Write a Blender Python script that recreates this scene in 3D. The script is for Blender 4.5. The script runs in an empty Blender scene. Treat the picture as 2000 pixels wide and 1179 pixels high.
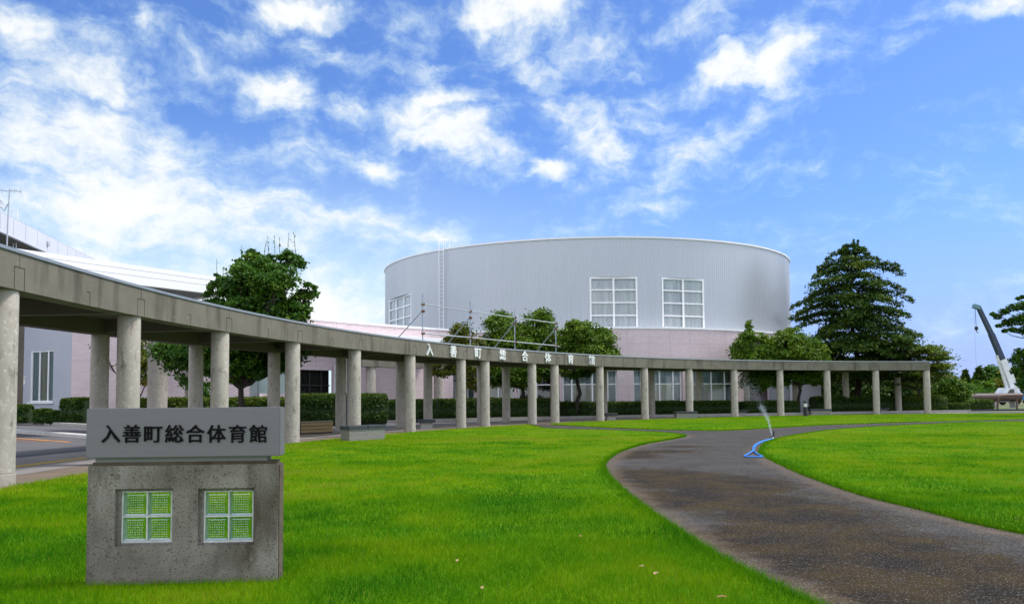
import bpy, bmesh, math, random
import numpy as np
from mathutils import Vector
random.seed(7); RNG = np.random.default_rng(7)
SC = bpy.context.scene; COL = SC.collection
pi = math.pi; R_ = math.radians

# ------------------------------------------------------------------ camera
F = 1497.136; PITCH = 0.0499427; ROLL = -0.0076514; SHY = 113.716; EYE = 1.395
cam = bpy.data.cameras.new('camera'); camo = bpy.data.objects.new('camera', cam); COL.objects.link(camo)
camo.location = (0, 0, EYE)
from mathutils import Matrix
camo.rotation_euler = (Matrix.Rotation(pi/2 + PITCH, 3, 'X') @ Matrix.Rotation(ROLL, 3, 'Z')).to_euler()
cam.sensor_width = 36; cam.lens = F/2000*36; cam.shift_y = SHY/2000; cam.clip_start = .1; cam.clip_end = 6000
SC.camera = camo

def ray(px, py):
    x = px-1000; y = py-(589.5+SHY); cr, sr = math.cos(ROLL), math.sin(ROLL)
    u = x*cr+y*sr; v = -x*sr+y*cr; c, s = math.cos(PITCH), math.sin(PITCH)
    return np.array([u/F, c+s*v/F, s-c*v/F])
def g(px, py, z=0.):                      # survey: photo point on the ground -> metres
    r = ray(px, py); t = (z-EYE)/r[2]; return np.array([r[0]*t, r[1]*t, z])
def at(px, py, Y):                        # survey: photo point at a known distance -> metres
    r = ray(px, py); t = Y/r[1]; return np.array([r[0]*t, Y, EYE+r[2]*t])
def pxof(P):
    X, Y, Z = P[0], P[1], P[2]-EYE; c, s = math.cos(PITCH), math.sin(PITCH)
    yc = Y*c+Z*s; zc = -Y*s+Z*c; u = F*X/yc; v = -F*zc/yc
    return 1000+u*math.cos(ROLL)-v*math.sin(ROLL)
def solve(fn, px, lo, hi):
    for _ in range(60):
        m = (lo+hi)/2
        if pxof(fn(m)) < px: lo = m
        else: hi = m
    return (lo+hi)/2

# ------------------------------------------------------------------ light and sky
SUN_AZ = R_(80); SUN_EL = R_(60)          # azimuth from +Y towards +X
SUN_STR = 3.0; SKY_STR = 0.10; EXPO = 0.45
sun = bpy.data.lights.new('sun', 'SUN'); suno = bpy.data.objects.new('sun', sun); COL.objects.link(suno)
sun.energy = SUN_STR; sun.angle = R_(9); sun.color = (1, .96, .89)
sd = Vector((math.sin(SUN_AZ)*math.cos(SUN_EL), math.cos(SUN_AZ)*math.cos(SUN_EL), math.sin(SUN_EL)))
suno.rotation_euler = sd.to_track_quat('Z', 'Y').to_euler(); suno.location = (20, 10, 60)
SC.view_settings.view_transform = 'Standard'; SC.view_settings.look = 'None'
SC.view_settings.exposure = EXPO; SC.view_settings.gamma = 1

W = bpy.data.worlds.new('World'); SC.world = W; W.use_nodes = True
nt = W.node_tree; nt.nodes.clear()
def N(tree, t, **kw):
    n = tree.nodes.new(t)
    for k, v in kw.items():
        if k.startswith('i_'): n.inputs[int(k[2:])].default_value = v
        else: setattr(n, k, v)
    return n
def build_sky():
    L = nt.links.new
    def M(op, a, b=None, clamp=False):
        n = N(nt, 'ShaderNodeMath', operation=op, use_clamp=clamp)
        if op == 'SMOOTH_MAX': n.inputs[2].default_value = .18
        for i, q in enumerate((a, b)):
            if q is None: continue
            if isinstance(q, (int, float)): n.inputs[i].default_value = q
            else: L(q, n.inputs[i])
        return n.outputs[0]
    def mix(f, a, b):
        n = N(nt, 'ShaderNodeMix', data_type='RGBA')
        for i, q in ((0, f), (6, a), (7, b)):
            if isinstance(q, (int, float, tuple)): n.inputs[i].default_value = q
            else: L(q, n.inputs[i])
        return n.outputs[2]
    def ramp(v, lo, hi):
        n = N(nt, 'ShaderNodeMapRange', interpolation_type='SMOOTHSTEP'); L(v, n.inputs[0])
        n.inputs[1].default_value = lo; n.inputs[2].default_value = hi; return n.outputs[0]
    tc = N(nt, 'ShaderNodeTexCoord'); sep = N(nt, 'ShaderNodeSeparateXYZ'); L(tc.outputs['Generated'], sep.inputs[0])
    az = M('ARCTAN2', sep.outputs[0], sep.outputs[1]); el = M('ARCSINE', sep.outputs[2])
    comb = N(nt, 'ShaderNodeCombineXYZ'); L(az, comb.inputs[0]); L(el, comb.inputs[1])
    V = comb.outputs[0]
    def noise(v, sc, det, rough, dist=0.):
        n = N(nt, 'ShaderNodeTexNoise'); n.inputs['Scale'].default_value = sc; n.inputs['Detail'].default_value = det
        n.inputs['Roughness'].default_value = rough; n.inputs['Distortion'].default_value = dist; L(v, n.inputs['Vector']); return n
    w = noise(V, 7, 5, .6)
    sub = N(nt, 'ShaderNodeVectorMath', operation='SUBTRACT'); L(w.outputs['Color'], sub.inputs[0]); sub.inputs[1].default_value = (.5, .5, .5)
    sc = N(nt, 'ShaderNodeVectorMath', operation='SCALE'); L(sub.outputs[0], sc.inputs[0]); sc.inputs[3].default_value = .11
    add = N(nt, 'ShaderNodeVectorMath', operation='ADD'); L(V, add.inputs[0]); L(sc.outputs[0], add.inputs[1])
    VW = add.outputs[0]
    blobs = [(250,330,430,130,18,.95),(90,260,260,130,8,.9),(480,400,380,75,9,.9),(300,440,520,70,3,.85),(0,190,190,110,20,.7),
     (700,440,260,40,8,.75),(250,560,800,150,3,.75),(680,590,240,120,0,.8),(200,148,75,50,10,.9),(548,180,75,58,15,.95),(470,62,70,40,-20,.6),(612,74,90,30,10,.75),
     (860,190,95,34,0,.85),(890,275,125,60,24,1.15),(935,322,75,30,10,.9),(740,318,110,40,8,.7),(690,215,75,55,-20,.55),(1070,330,50,32,-10,.8),
     (1000,22,110,70,0,1.25),(1385,50,80,42,10,.85),(1455,115,115,55,-15,1.1),(1490,165,70,40,20,.8),(1590,60,120,40,-30,.5),(1610,125,90,34,-10,.45),
     (1750,102,110,26,-15,.5),(1120,220,210,62,44,.85),(1190,290,95,60,35,.85),(1070,70,150,90,30,.4),(1300,335,180,62,-30,.6),(1290,385,110,45,-25,.5),
     (1430,240,130,45,-10,.42),(1270,440,90,16,0,.5),(800,30,90,45,0,.45),(830,105,75,65,60,.45),(370,125,150,75,-20,.42),(600,8,120,30,5,.75),
     (1950,5,130,28,5,.6),(272,55,30,26,0,.6),(1210,60,170,80,0,.36),(30,25,75,60,30,.7),(1230,140,120,50,-10,.4),(1100,430,180,40,0,.35),(560,290,120,60,20,.45),(1530,190,100,30,10,.5),(1150,150,360,170,25,.30),(1260,330,240,120,-30,.32),(700,250,300,140,10,.28)]
    tot = None
    def ae(px, py):
        r = ray(px, py); r = r/np.linalg.norm(r); return math.atan2(r[0], r[1]), math.asin(r[2])
    for px, py, rx, ry, rot, s in blobs:
        a, e = ae(px, py)
        mp = N(nt, 'ShaderNodeMapping', vector_type='TEXTURE'); L(VW, mp.inputs[0])
        mp.inputs['Location'].default_value = (a, e, 0); mp.inputs['Rotation'].default_value = (0, 0, -R_(rot))
        mp.inputs['Scale'].default_value = (rx*(1.5 if rx < 200 else 1.3)/F, ry*(1.5 if rx < 200 else 1.3)/F, 1)
        gr = N(nt, 'ShaderNodeTexGradient', gradient_type='SPHERICAL'); L(mp.outputs[0], gr.inputs[0])
        q = M('MULTIPLY', gr.outputs['Fac'], s)
        tot = q if tot is None else M('SMOOTH_MAX', tot, q)
    st = N(nt, 'ShaderNodeMapping'); L(VW, st.inputs[0]); st.inputs['Rotation'].default_value = (0, 0, R_(15)); st.inputs['Scale'].default_value = (.75, 2.1, 1)
    f1 = noise(st.outputs[0], 9, 9, .62); f2 = noise(V, 34, 6, .6)
    d = M('ADD', M('MINIMUM', M('MULTIPLY', tot, 1.3), .86), M('MULTIPLY', M('SUBTRACT', f1.outputs[0], .5), 2.2))
    d = M('ADD', d, M('MULTIPLY', M('SUBTRACT', f2.outputs[0], .5), .75))
    # away from the photographed quarter: unseen cloud cover, thickened for the added fill
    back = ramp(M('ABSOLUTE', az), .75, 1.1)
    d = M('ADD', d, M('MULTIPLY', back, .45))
    cl = M('MULTIPLY', ramp(d, .12, 1.15), .98)
    sky = N(nt, 'ShaderNodeTexSky', sky_type='NISHITA'); sky.sun_disc = False; sky.sun_elevation = SUN_EL; sky.sun_rotation = SUN_AZ
    sky.air_density = 1.0; sky.dust_density = .6; sky.ozone_density = 2.0
    tint = N(nt, 'ShaderNodeMix', data_type='RGBA', blend_type='MULTIPLY'); tint.inputs[0].default_value = 1
    L(sky.outputs[0], tint.inputs[6]); tint.inputs[7].default_value = (.70, .95, 1.42, 1)
    # thin veil of high haze, thicker low down on the cloudy (left) side
    lowhaze = M('MULTIPLY', ramp(el, .36, .02), ramp(az, .36, -.30))
    c1 = mix(M('MULTIPLY', lowhaze, .85), tint.outputs[2], (6.0, 7.3, 7.6, 1))
    lowr = M('MULTIPLY', ramp(el, .26, .0), ramp(az, .05, .30))
    c1 = mix(M('MULTIPLY', lowr, .8), c1, (2.9, 3.7, 7.4, 1))
    ccol = mix(ramp(d, .3, 1.05), (5.0, 6.7, 7.6, 1), (7.4, 7.6, 7.5, 1))
    ccol = mix(back, ccol, (18., 18.2, 18.4, 1))   # unseen bright cloud bank added behind the camera as front fill light
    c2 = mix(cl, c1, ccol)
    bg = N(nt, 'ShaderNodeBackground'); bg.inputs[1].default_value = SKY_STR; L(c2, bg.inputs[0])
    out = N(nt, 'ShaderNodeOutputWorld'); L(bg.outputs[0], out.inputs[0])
build_sky()
W.cycles.sampling_method = 'MANUAL'; W.cycles.sample_map_resolution = 512

# ------------------------------------------------------------------ materials
MATS = {}
def mat(name, c1, c2=None, scale=4., rough=.7, metal=0., bump=0., bscale=None, detail=6., stretch=(1,1,1), spec=.5,
        c3=None, s3=1., t3=(.5,.7), s3stretch=(1,1,1), rand=False, coord='Object', c4=None, s4=30., t4=(.6,.7), lo=.3, hi=.7):
    if name in MATS: return MATS[name]
    m = bpy.data.materials.new(name); m.use_nodes = True; t = m.node_tree; L = t.links.new
    b = t.nodes['Principled BSDF']; b.inputs['Roughness'].default_value = rough; b.inputs['Metallic'].default_value = metal
    b.inputs['Specular IOR Level'].default_value = spec
    b.inputs['Base Color'].default_value = (*c1, 1)
    tc = N(t, 'ShaderNodeTexCoord'); vec = tc.outputs[coord]
    if rand:
        oi = N(t, 'ShaderNodeObjectInfo'); a = N(t, 'ShaderNodeVectorMath', operation='MULTIPLY_ADD')
        cmb = N(t, 'ShaderNodeCombineXYZ')
        for i in range(3): L(oi.outputs['Random'], cmb.inputs[i])
        L(cmb.outputs[0], a.inputs[0]); a.inputs[1].default_value = (37, 91, 53); L(vec, a.inputs[2]); vec = a.outputs[0]
    def nz(sc, det, st):
        mp = N(t, 'ShaderNodeMapping'); L(vec, mp.inputs[0]); mp.inputs['Scale'].default_value = st
        n = N(t, 'ShaderNodeTexNoise'); n.inputs['Scale'].default_value = sc; n.inputs['Detail'].default_value = det
        n.inputs['Roughness'].default_value = .6; L(mp.outputs[0], n.inputs[0]); return n.outputs[0]
    def rg(v, a, b_):
        r = N(t, 'ShaderNodeMapRange'); L(v, r.inputs[0]); r.inputs[1].default_value = a; r.inputs[2].default_value = b_; return r.outputs[0]
    cur = None
    def mixin(f, col):
        nonlocal cur
        mx = N(t, 'ShaderNodeMix', data_type='RGBA'); L(f, mx.inputs[0])
        if cur is None: mx.inputs[6].default_value = (*c1, 1)
        else: L(cur, mx.inputs[6])
        mx.inputs[7].default_value = (*col, 1); cur = mx.outputs[2]
    if c2: mixin(rg(nz(scale, detail, stretch), lo, hi), c2)
    if c3: mixin(rg(nz(s3, 7, s3stretch), *t3), c3)
    if c4: mixin(rg(nz(s4, 3, (1,1,1)), *t4), c4)
    if cur is not None: L(cur, b.inputs['Base Color'])
    if bump:
        bp = N(t, 'ShaderNodeBump'); bp.inputs['Strength'].default_value = bump; bp.inputs['Distance'].default_value = .02
        L(nz(bscale or scale*4, 5, (1,1,1)), bp.inputs['Height']); L(bp.outputs[0], b.inputs['Normal'])
    MATS[name] = m; return m

def tile_mat(name, tile, joint, bw, bh, panel=(1.7, 1.1)):   # fine ceramic courses + wide panel joints on the UV map (metres)
    m = bpy.data.materials.new(name); m.use_nodes = True; t = m.node_tree; L = t.links.new; b = t.nodes['Principled BSDF']
    uv = N(t, 'ShaderNodeUVMap')
    br = N(t, 'ShaderNodeTexBrick'); L(uv.outputs[0], br.inputs[0]); br.inputs['Scale'].default_value = 1
    br.inputs['Brick Width'].default_value = bw; br.inputs['Row Height'].default_value = bh; br.inputs['Mortar Size'].default_value = .006
    br.inputs['Color1'].default_value = (*tile, 1); br.inputs['Color2'].default_value = (*[c*.88 for c in tile], 1); br.inputs['Mortar'].default_value = (*joint, 1)
    b2 = N(t, 'ShaderNodeTexBrick'); L(uv.outputs[0], b2.inputs[0]); b2.inputs['Scale'].default_value = 1; b2.offset = 0
    b2.inputs['Brick Width'].default_value = panel[0]; b2.inputs['Row Height'].default_value = panel[1]; b2.inputs['Mortar Size'].default_value = .012; b2.inputs['Mortar Smooth'].default_value = 0
    mx = N(t, 'ShaderNodeMix', data_type='RGBA'); L(b2.outputs['Fac'], mx.inputs[0]); L(br.outputs[0], mx.inputs[6]); mx.inputs[7].default_value = (*[c*.6 for c in tile], 1)
    n = N(t, 'ShaderNodeTexNoise'); n.inputs['Scale'].default_value = .5; n.inputs['Detail'].default_value = 6; L(uv.outputs[0], n.inputs[0])
    m2 = N(t, 'ShaderNodeMix', data_type='RGBA', blend_type='MULTIPLY'); L(n.outputs[0], m2.inputs[0]); L(mx.outputs[2], m2.inputs[6]); m2.inputs[7].default_value = (.92, .91, .92, 1)
    L(m2.outputs[2], b.inputs['Base Color']); b.inputs['Roughness'].default_value = .55
    return m

def glass_mat(name, tint=(.55,.75,.75), trans=.7, rough=.05):
    m = bpy.data.materials.new(name); m.use_nodes = True; t = m.node_tree; L = t.links.new; t.nodes.clear()
    tr = N(t, 'ShaderNodeBsdfTransparent'); tr.inputs[0].default_value = (*tint, 1)
    gl = N(t, 'ShaderNodeBsdfGlossy'); gl.inputs['Roughness'].default_value = rough; gl.inputs[0].default_value = (.9,.95,1,1)
    fr = N(t, 'ShaderNodeFresnel'); fr.inputs[0].default_value = 1.5
    ad = N(t, 'ShaderNodeMath', operation='ADD', use_clamp=True); L(fr.outputs[0], ad.inputs[0]); ad.inputs[1].default_value = 1-trans-.04
    mx = N(t, 'ShaderNodeMixShader'); L(ad.outputs[0], mx.inputs[0]); L(tr.outputs[0], mx.inputs[1]); L(gl.outputs[0], mx.inputs[2])
    o = N(t, 'ShaderNodeOutputMaterial'); L(mx.outputs[0], o.inputs[0]); return m

def leaf_mat(name, stops, transl=.3, rough=.5, spec=.18):      # colour from the per-leaf 'tone' attribute
    m = bpy.data.materials.new(name); m.use_nodes = True; t = m.node_tree; L = t.links.new; b = t.nodes['Principled BSDF']
    a = N(t, 'ShaderNodeAttribute', attribute_name='tone'); r = N(t, 'ShaderNodeValToRGB'); L(a.outputs['Fac'], r.inputs[0])
    e = r.color_ramp.elements
    while len(e) < len(stops): e.new(.5)
    for i, (p, c) in enumerate(stops): e[i].position = p; e[i].color = (*c, 1)
    L(r.outputs[0], b.inputs['Base Color']); b.inputs['Roughness'].default_value = rough; b.inputs['Specular IOR Level'].default_value = spec
    if transl:
        tl = N(t, 'ShaderNodeBsdfTranslucent'); L(r.outputs[0], tl.inputs[0]); mx = N(t, 'ShaderNodeMixShader'); mx.inputs[0].default_value = transl
        L(b.outputs[0], mx.inputs[1]); L(tl.outputs[0], mx.inputs[2]); L(mx.outputs[0], t.nodes['Material Output'].inputs[0])
    return m

CONC = mat('weathered_concrete', (.138,.124,.100), (.182,.165,.134), 1.3, .85, bump=.25, bscale=30, c3=(.05,.043,.034), s3=1.3, t3=(.52,.74), s3stretch=(1.4,1.4,.22), c4=(.26,.235,.20), s4=7, t4=(.66,.8), spec=.2)
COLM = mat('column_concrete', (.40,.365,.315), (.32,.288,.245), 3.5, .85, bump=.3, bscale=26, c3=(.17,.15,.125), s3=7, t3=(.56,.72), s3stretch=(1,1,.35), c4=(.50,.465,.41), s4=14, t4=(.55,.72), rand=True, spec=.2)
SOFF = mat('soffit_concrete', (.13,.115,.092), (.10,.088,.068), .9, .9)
CAPM = mat('cap_metal', (.36,.38,.41), (.30,.32,.35), 2, .45, .5)
ALU = mat('brushed_aluminium', (.175,.167,.175), (.158,.150,.158), 3, .5, .2, stretch=(1,1,12), detail=8)
SIGNC = mat('pitted_concrete', (.20,.178,.150), (.36,.325,.28), 1.7, .95, bump=1., bscale=110, c3=(.10,.08,.058), s3=2.6, t3=(.50,.70), s3stretch=(1.3,1,.4), c4=(.075,.060,.045), s4=75, t4=(.55,.68), spec=.1, lo=.36, hi=.62)
MOSSY = mat('mossy_concrete', (.05,.034,.016), (.13,.105,.07), 5, .95, bump=.8, bscale=60)
MORT = mat('mortar', (.62,.63,.60), (.42,.43,.41), 14, .8, bump=.4, bscale=60)
INK = mat('black_lettering', (.004,.004,.005), rough=.7, spec=.1)
WHITEL = mat('white_lettering', (.80,.81,.80), (.62,.63,.62), 6, .4)
STEEL = mat('galvanised_pipe', (.33,.38,.45), (.26,.30,.36), 5, .4, .6)
RUST = mat('rusty_clamp', (.20,.075,.035), (.10,.045,.03), 20, .8, .3)
DRUMM = mat('ribbed_steel_cladding', (.435,.465,.50), (.41,.44,.475), .15, .40, .4, stretch=(1,1,.25), lo=.35, hi=.65, c3=(.41,.437,.47), s3=1.1, t3=(.50,.75), s3stretch=(1,1,.05))
TRIM = mat('white_trim', (.80,.81,.82), (.70,.71,.72), 2, .45)
WINF = mat('window_frame_paint', (.84,.85,.85), (.78,.79,.80), 3, .4)
CURT = mat('curtain_cloth', (.84,.85,.86), (.60,.62,.65), 3, .9, stretch=(1,1,.05))
BLIND = mat('cream_blind', (.72,.72,.64), (.64,.64,.56), 1.2, .7)
TEAL = mat('teal_panel', (.09,.17,.18), (.12,.21,.22), 1.5, .2)
DARKG = mat('dark_glazing', (.008,.009,.010), (.018,.016,.015), 1, .08)
PINK = tile_mat('pink_tile', (.66,.55,.555), (.55,.455,.46), .24, .10, (1.72,1.12))
PINKD = tile_mat('pink_tile_wing', (.66,.54,.54), (.48,.39,.395), .5, .13, (1.72,4.0))
LAV = mat('lavender_render', (.42,.435,.485), (.39,.405,.455), .7, .8)
WHITEW = mat('white_wall_paint', (.60,.61,.66), (.54,.55,.60), .6, .8)
WHITEC = mat('white_canopy_paint', (.86,.87,.87), (.80,.81,.82), .8, .6)
GREYW = mat('grey_wall_paint', (.40,.42,.46), (.36,.38,.42), .6, .8)
SLATE = mat('dark_slate', (.035,.042,.045), (.055,.062,.064), 3, .75, spec=.2, bump=.2, bscale=40)
STONEB = mat('split_stone', (.33,.33,.30), (.20,.20,.18), 9, .9, bump=.9, bscale=30)
WOOD = mat('weathered_timber', (.20,.135,.055), (.28,.20,.09), 8, .8, stretch=(1,1,6))
BARK = mat('bark', (.055,.045,.035), (.03,.024,.018), 9, .95, bump=.8, bscale=30, stretch=(1,1,.3))
BLACKM = mat('black_metal', (.012,.012,.014), rough=.5)
BROWNP = mat('brown_pipe_paint', (.075,.042,.036), (.055,.032,.028), 1.5, .6)
KERBM = mat('kerb_concrete', (.36,.345,.31), (.27,.26,.235), 3, .9, bump=.3)
GLASS = glass_mat('window_glass', (.96,.98,.98), .96)
GBLK = glass_mat('glass_block', (.90,.92,.70), .86, .12)

# ------------------------------------------------------------------ mesh helpers
ORG = {}
class MB:
    def __init__(s): s.v = []; s.f = []; s.uv = {}; s.mi = []
    def quad(s, a, b, c, d, uv=None):
        n = len(s.v); s.v += [tuple(a), tuple(b), tuple(c), tuple(d)]
        if uv: s.uv[len(s.f)] = uv
        s.f.append((n, n+1, n+2, n+3)); return s
    def ngon(s, pts):
        n = len(s.v); s.v += [tuple(p) for p in pts]; s.f.append(tuple(range(n, n+len(pts)))); return s
    def hexa(s, b, t):                      # 4 bottom, 4 top points
        n = len(s.v); s.v += [tuple(p) for p in b]+[tuple(p) for p in t]
        s.f += [(n+3,n+2,n+1,n), (n+4,n+5,n+6,n+7)]+[(n+i, n+(i+1)%4, n+4+(i+1)%4, n+4+i) for i in range(4)]
        return s
    def box(s, c, size, rz=0.):
        cx, cy, cz = c; hx, hy, hz = [q/2 for q in size]; co, si = math.cos(rz), math.sin(rz)
        P = [(cx+x*co-y*si, cy+x*si+y*co) for x, y in ((-hx,-hy),(hx,-hy),(hx,hy),(-hx,hy))]
        return s.hexa([(x, y, cz-hz) for x, y in P], [(x, y, cz+hz) for x, y in P])
    def bbox(s, c, size, rz=0., bev=.02):     # chamfered top and vertical edges
        cx, cy, cz = c; hx, hy, hz = [q/2 for q in size]; co, si = math.cos(rz), math.sin(rz)
        def ring(ix, z, cut):
            x0, y0 = hx-ix, hy-ix; P = []
            for sx, sy, o in ((-1,-1,0),(1,-1,1),(1,1,0),(-1,1,1)):
                a = (sx*(x0-cut), sy*y0); b = (sx*x0, sy*(y0-cut)); P += ([b, a] if o == 0 else [a, b])
            return [(cx+x*co-y*si, cy+x*si+y*co, z) for x, y in P]
        rings = [ring(0, cz-hz, bev), ring(0, cz+hz-bev, bev), ring(bev, cz+hz, bev*.6)]
        n = len(s.v)
        for r in rings: s.v += r
        for k in range(2):
            for i in range(8): s.f.append((n+8*k+i, n+8*k+(i+1)%8, n+8*k+8+(i+1)%8, n+8*k+8+i))
        s.f.append(tuple(n+16+i for i in range(8))); s.f.append(tuple(n+7-i for i in range(8)))
        return s
    def tube(s, pts, r, n=8, cap=True):
        pts = [Vector(p) for p in pts]; rr = r if isinstance(r, (list, tuple)) else [r]*len(pts); base = len(s.v); up = None
        for i, p in enumerate(pts):
            d = (pts[min(i+1, len(pts)-1)]-pts[max(i-1, 0)]).normalized()
            if up is None: up = Vector((0, 0, 1)) if abs(d.z) < .9 else Vector((1, 0, 0))
            x = d.cross(up).normalized(); y = x.cross(d).normalized(); up = y
            for k in range(n):
                a = 2*pi*k/n; s.v.append(tuple(p+x*math.cos(a)*rr[i]+y*math.sin(a)*rr[i]))
        for i in range(len(pts)-1):
            for k in range(n): s.f.append((base+i*n+k, base+i*n+(k+1)%n, base+(i+1)*n+(k+1)%n, base+(i+1)*n+k))
        if cap:
            s.f.append(tuple(base+n-1-k for k in range(n))); e = base+(len(pts)-1)*n; s.f.append(tuple(e+k for k in range(n)))
        return s
    def lathe(s, prof, n=24, c=(0,0,0)):
        base = len(s.v)
        for r, z in prof:
            for k in range(n): a = 2*pi*k/n; s.v.append((c[0]+r*math.cos(a), c[1]+r*math.sin(a), c[2]+z))
        for i in range(len(prof)-1):
            for k in range(n): s.f.append((base+i*n+k, base+i*n+(k+1)%n, base+(i+1)*n+(k+1)%n, base+(i+1)*n+k))
        s.f.append(tuple(base+n-1-k for k in range(n))); e = base+(len(prof)-1)*n; s.f.append(tuple(e+k for k in range(n)))
        return s
    def build(s, name, m, parent=None, smooth=False, local=False):
        me = bpy.data.meshes.new(name); o = ORG.get(parent.name, (0,0,0)) if parent is not None and not local else (0,0,0)
        v = np.array(s.v, dtype=float)-np.array(o); me.from_pydata(v.tolist(), [], s.f); me.materials.append(m)
        if s.uv:
            ul = me.uv_layers.new(name='UVMap')
            for i, uv in s.uv.items():
                for k, li in enumerate(me.polygons[i].loop_indices): ul.data[li].uv = uv[k]
        if smooth:
            me.polygons.foreach_set('use_smooth', [True]*len(me.polygons))
            try: me.set_sharp_from_angle(angle=R_(40))
            except Exception: pass
        ob = bpy.data.objects.new(name, me); COL.objects.link(ob)
        if parent is not None: ob.parent = parent
        ORG[ob.name] = ORG.get(parent.name, (0,0,0)) if parent is not None else (0,0,0)
        return ob
def tag(o, label=None, cat=None, group=None, kind=None):
    if label: o['label'] = label
    if cat: o['category'] = cat
    if group: o['group'] = group
    if kind: o['kind'] = kind
    return o
def thing(name, loc, label, cat, group=None):
    o = bpy.data.objects.new(name, None); COL.objects.link(o); o.location = tuple(loc); o.empty_display_size = .3
    ORG[o.name] = tuple(float(q) for q in loc); return tag(o, label, cat, group)
def dup(root, loc, label=None, rz=0., scale=None):
    c = root.copy(); COL.objects.link(c); c.location = loc; c.rotation_euler = (0, 0, rz)
    if scale: c.scale = scale
    if label: c['label'] = label
    for ch in list(root.children):
        d = ch.copy(); COL.objects.link(d); d.parent = c
        for q in list(ch.children):
            e = q.copy(); COL.objects.link(e); e.parent = d
    return c
def arr_mesh(name, verts, nper, m, parent=None, tone=None, uv=None):   # many separate n-gons from one array
    verts = np.asarray(verts, dtype=np.float32).reshape(-1, 3); nf = len(verts)//nper
    me = bpy.data.meshes.new(name); me.vertices.add(len(verts)); me.vertices.foreach_set('co', verts.ravel())
    me.loops.add(len(verts)); me.loops.foreach_set('vertex_index', np.arange(len(verts), dtype=np.int32))
    me.polygons.add(nf); me.polygons.foreach_set('loop_start', np.arange(0, nf*nper, nper, dtype=np.int32))
    me.update(calc_edges=True)
    if tone is not None:
        a = me.attributes.new('tone', 'FLOAT', 'FACE'); a.data.foreach_set('value', np.asarray(tone, dtype=np.float32))
    me.materials.append(m); o = bpy.data.objects.new(name, me); COL.objects.link(o)
    if parent is not None: o.parent = parent; ORG[o.name] = ORG.get(parent.name, (0,0,0))
    return o

_glyph = {}
def glyph(ch, size, depth, bold=.012):
    k = (ch, size, depth)
    if k in _glyph: return _glyph[k]
    cu = bpy.data.curves.new('glyph', 'FONT'); cu.body = ch; cu.size = size; cu.extrude = depth/2; cu.offset = bold*size; cu.align_x = 'CENTER'; cu.resolution_u = 2
    o = bpy.data.objects.new('glyph', cu); COL.objects.link(o); dg = bpy.context.evaluated_depsgraph_get(); dg.update()
    me = bpy.data.meshes.new_from_object(o.evaluated_get(dg)); bpy.data.objects.remove(o); bpy.data.curves.remove(cu)
    v = np.empty(len(me.vertices)*3); me.vertices.foreach_get('co', v); v = v.reshape(-1, 3); v[:, 1] -= .38*size; me.vertices.foreach_set('co', v.ravel())
    me.name = 'letter'; _glyph[k] = me; return me
def letter(ch, size, depth, m, parent, pos, right, bold=.012):        # glyph facing cross(right, up)
    me = glyph(ch, size, depth, bold); me.materials.clear(); me.materials.append(m)
    o = bpy.data.objects.new('letter', me); COL.objects.link(o); o.parent = parent
    org = ORG[parent.name]; r = Vector(right).normalized(); u = Vector((0, 0, 1)); n = r.cross(u)
    M3 = Matrix((r, u, n)).transposed().to_4x4(); M3.translation = Vector(pos)-Vector(org); o.matrix_local = M3
    return o
NAMEJ = '入善町総合体育館'

# ------------------------------------------------------------------ pergola geometry (a ring segment)
RP = 43.8238; CX = 35.40924; CZ = 14.28312; T0 = -1.600213; DT = .0944869; DE = .0464849
ZB, ZT = 3.302, 3.99
TH = [T0]
for i in range(17): TH.append(TH[-1]+(DE if i in (6, 8) else DT))
def pol(r, t, z=0.): return (CX+r*math.sin(t), CZ+r*math.cos(t), z)
def th_at(px, r, z=1.5, lo=-1.65, hi=.35): return solve(lambda t: pol(r, t, z), px, lo, hi)

# ------------------------------------------------------------------ ground, lawns, path, road
def catmull(pts, closed=False, n=6):
    P = [np.array(p[:2], float) for p in pts]; out = []
    m = len(P); rng = range(m) if closed else range(m-1)
    for i in rng:
        p0 = P[(i-1) % m] if closed or i > 0 else 2*P[0]-P[1]; p1 = P[i]; p2 = P[(i+1) % m]
        p3 = P[(i+2) % m] if closed or i+2 < m else 2*P[-1]-P[-2]
        for k in range(n):
            t = k/n; out.append(.5*((2*p1)+(-p0+p2)*t+(2*p0-5*p1+4*p2-p3)*t*t+(-p0+3*p1-3*p2+p3)*t**3))
    if not closed: out.append(P[-1])
    return out
G2 = lambda L, z=0.: [g(*q, z)[:2] for q in L]
arcL = [np.array(pol(43.62, t)[:2]) for t in np.linspace(TH[0]-.16, th_at(1030, 43.62, 0), 40)]
pathL = catmull(G2([(1062,834.5),(1100,836.5),(1180,838),(1260,841),(1310,844),(1338,848.5),(1318,854),(1262,863.5),(1215,877),(1187,893),(1178,907),(1186,925),(1216,955),(1262,990),(1322,1030),(1402,1080),(1502,1130),(1605,1179)], .05), n=5)
e_ = pathL[-1]+(pathL[-1]-pathL[-2])*4; e2 = e_+np.array([1.2, -2.2])
lawnL = arcL + pathL + [e_, e2, np.array([3.2, -3.]), np.array([-8.2, -3.])]
arcF = [np.array(pol(43.62, t)[:2]) for t in np.linspace(th_at(1075, 43.62, 0), .30, 60)]
lowF = catmull(G2([(2350,808),(2000,818.5),(1800,824),(1620,830),(1500,836.5),(1410,841),(1300,839.5),(1200,836),(1110,831.5),(1076,829.5)]), n=5)
lawnF = arcF + [np.array([66., 46.])] + lowF
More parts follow.
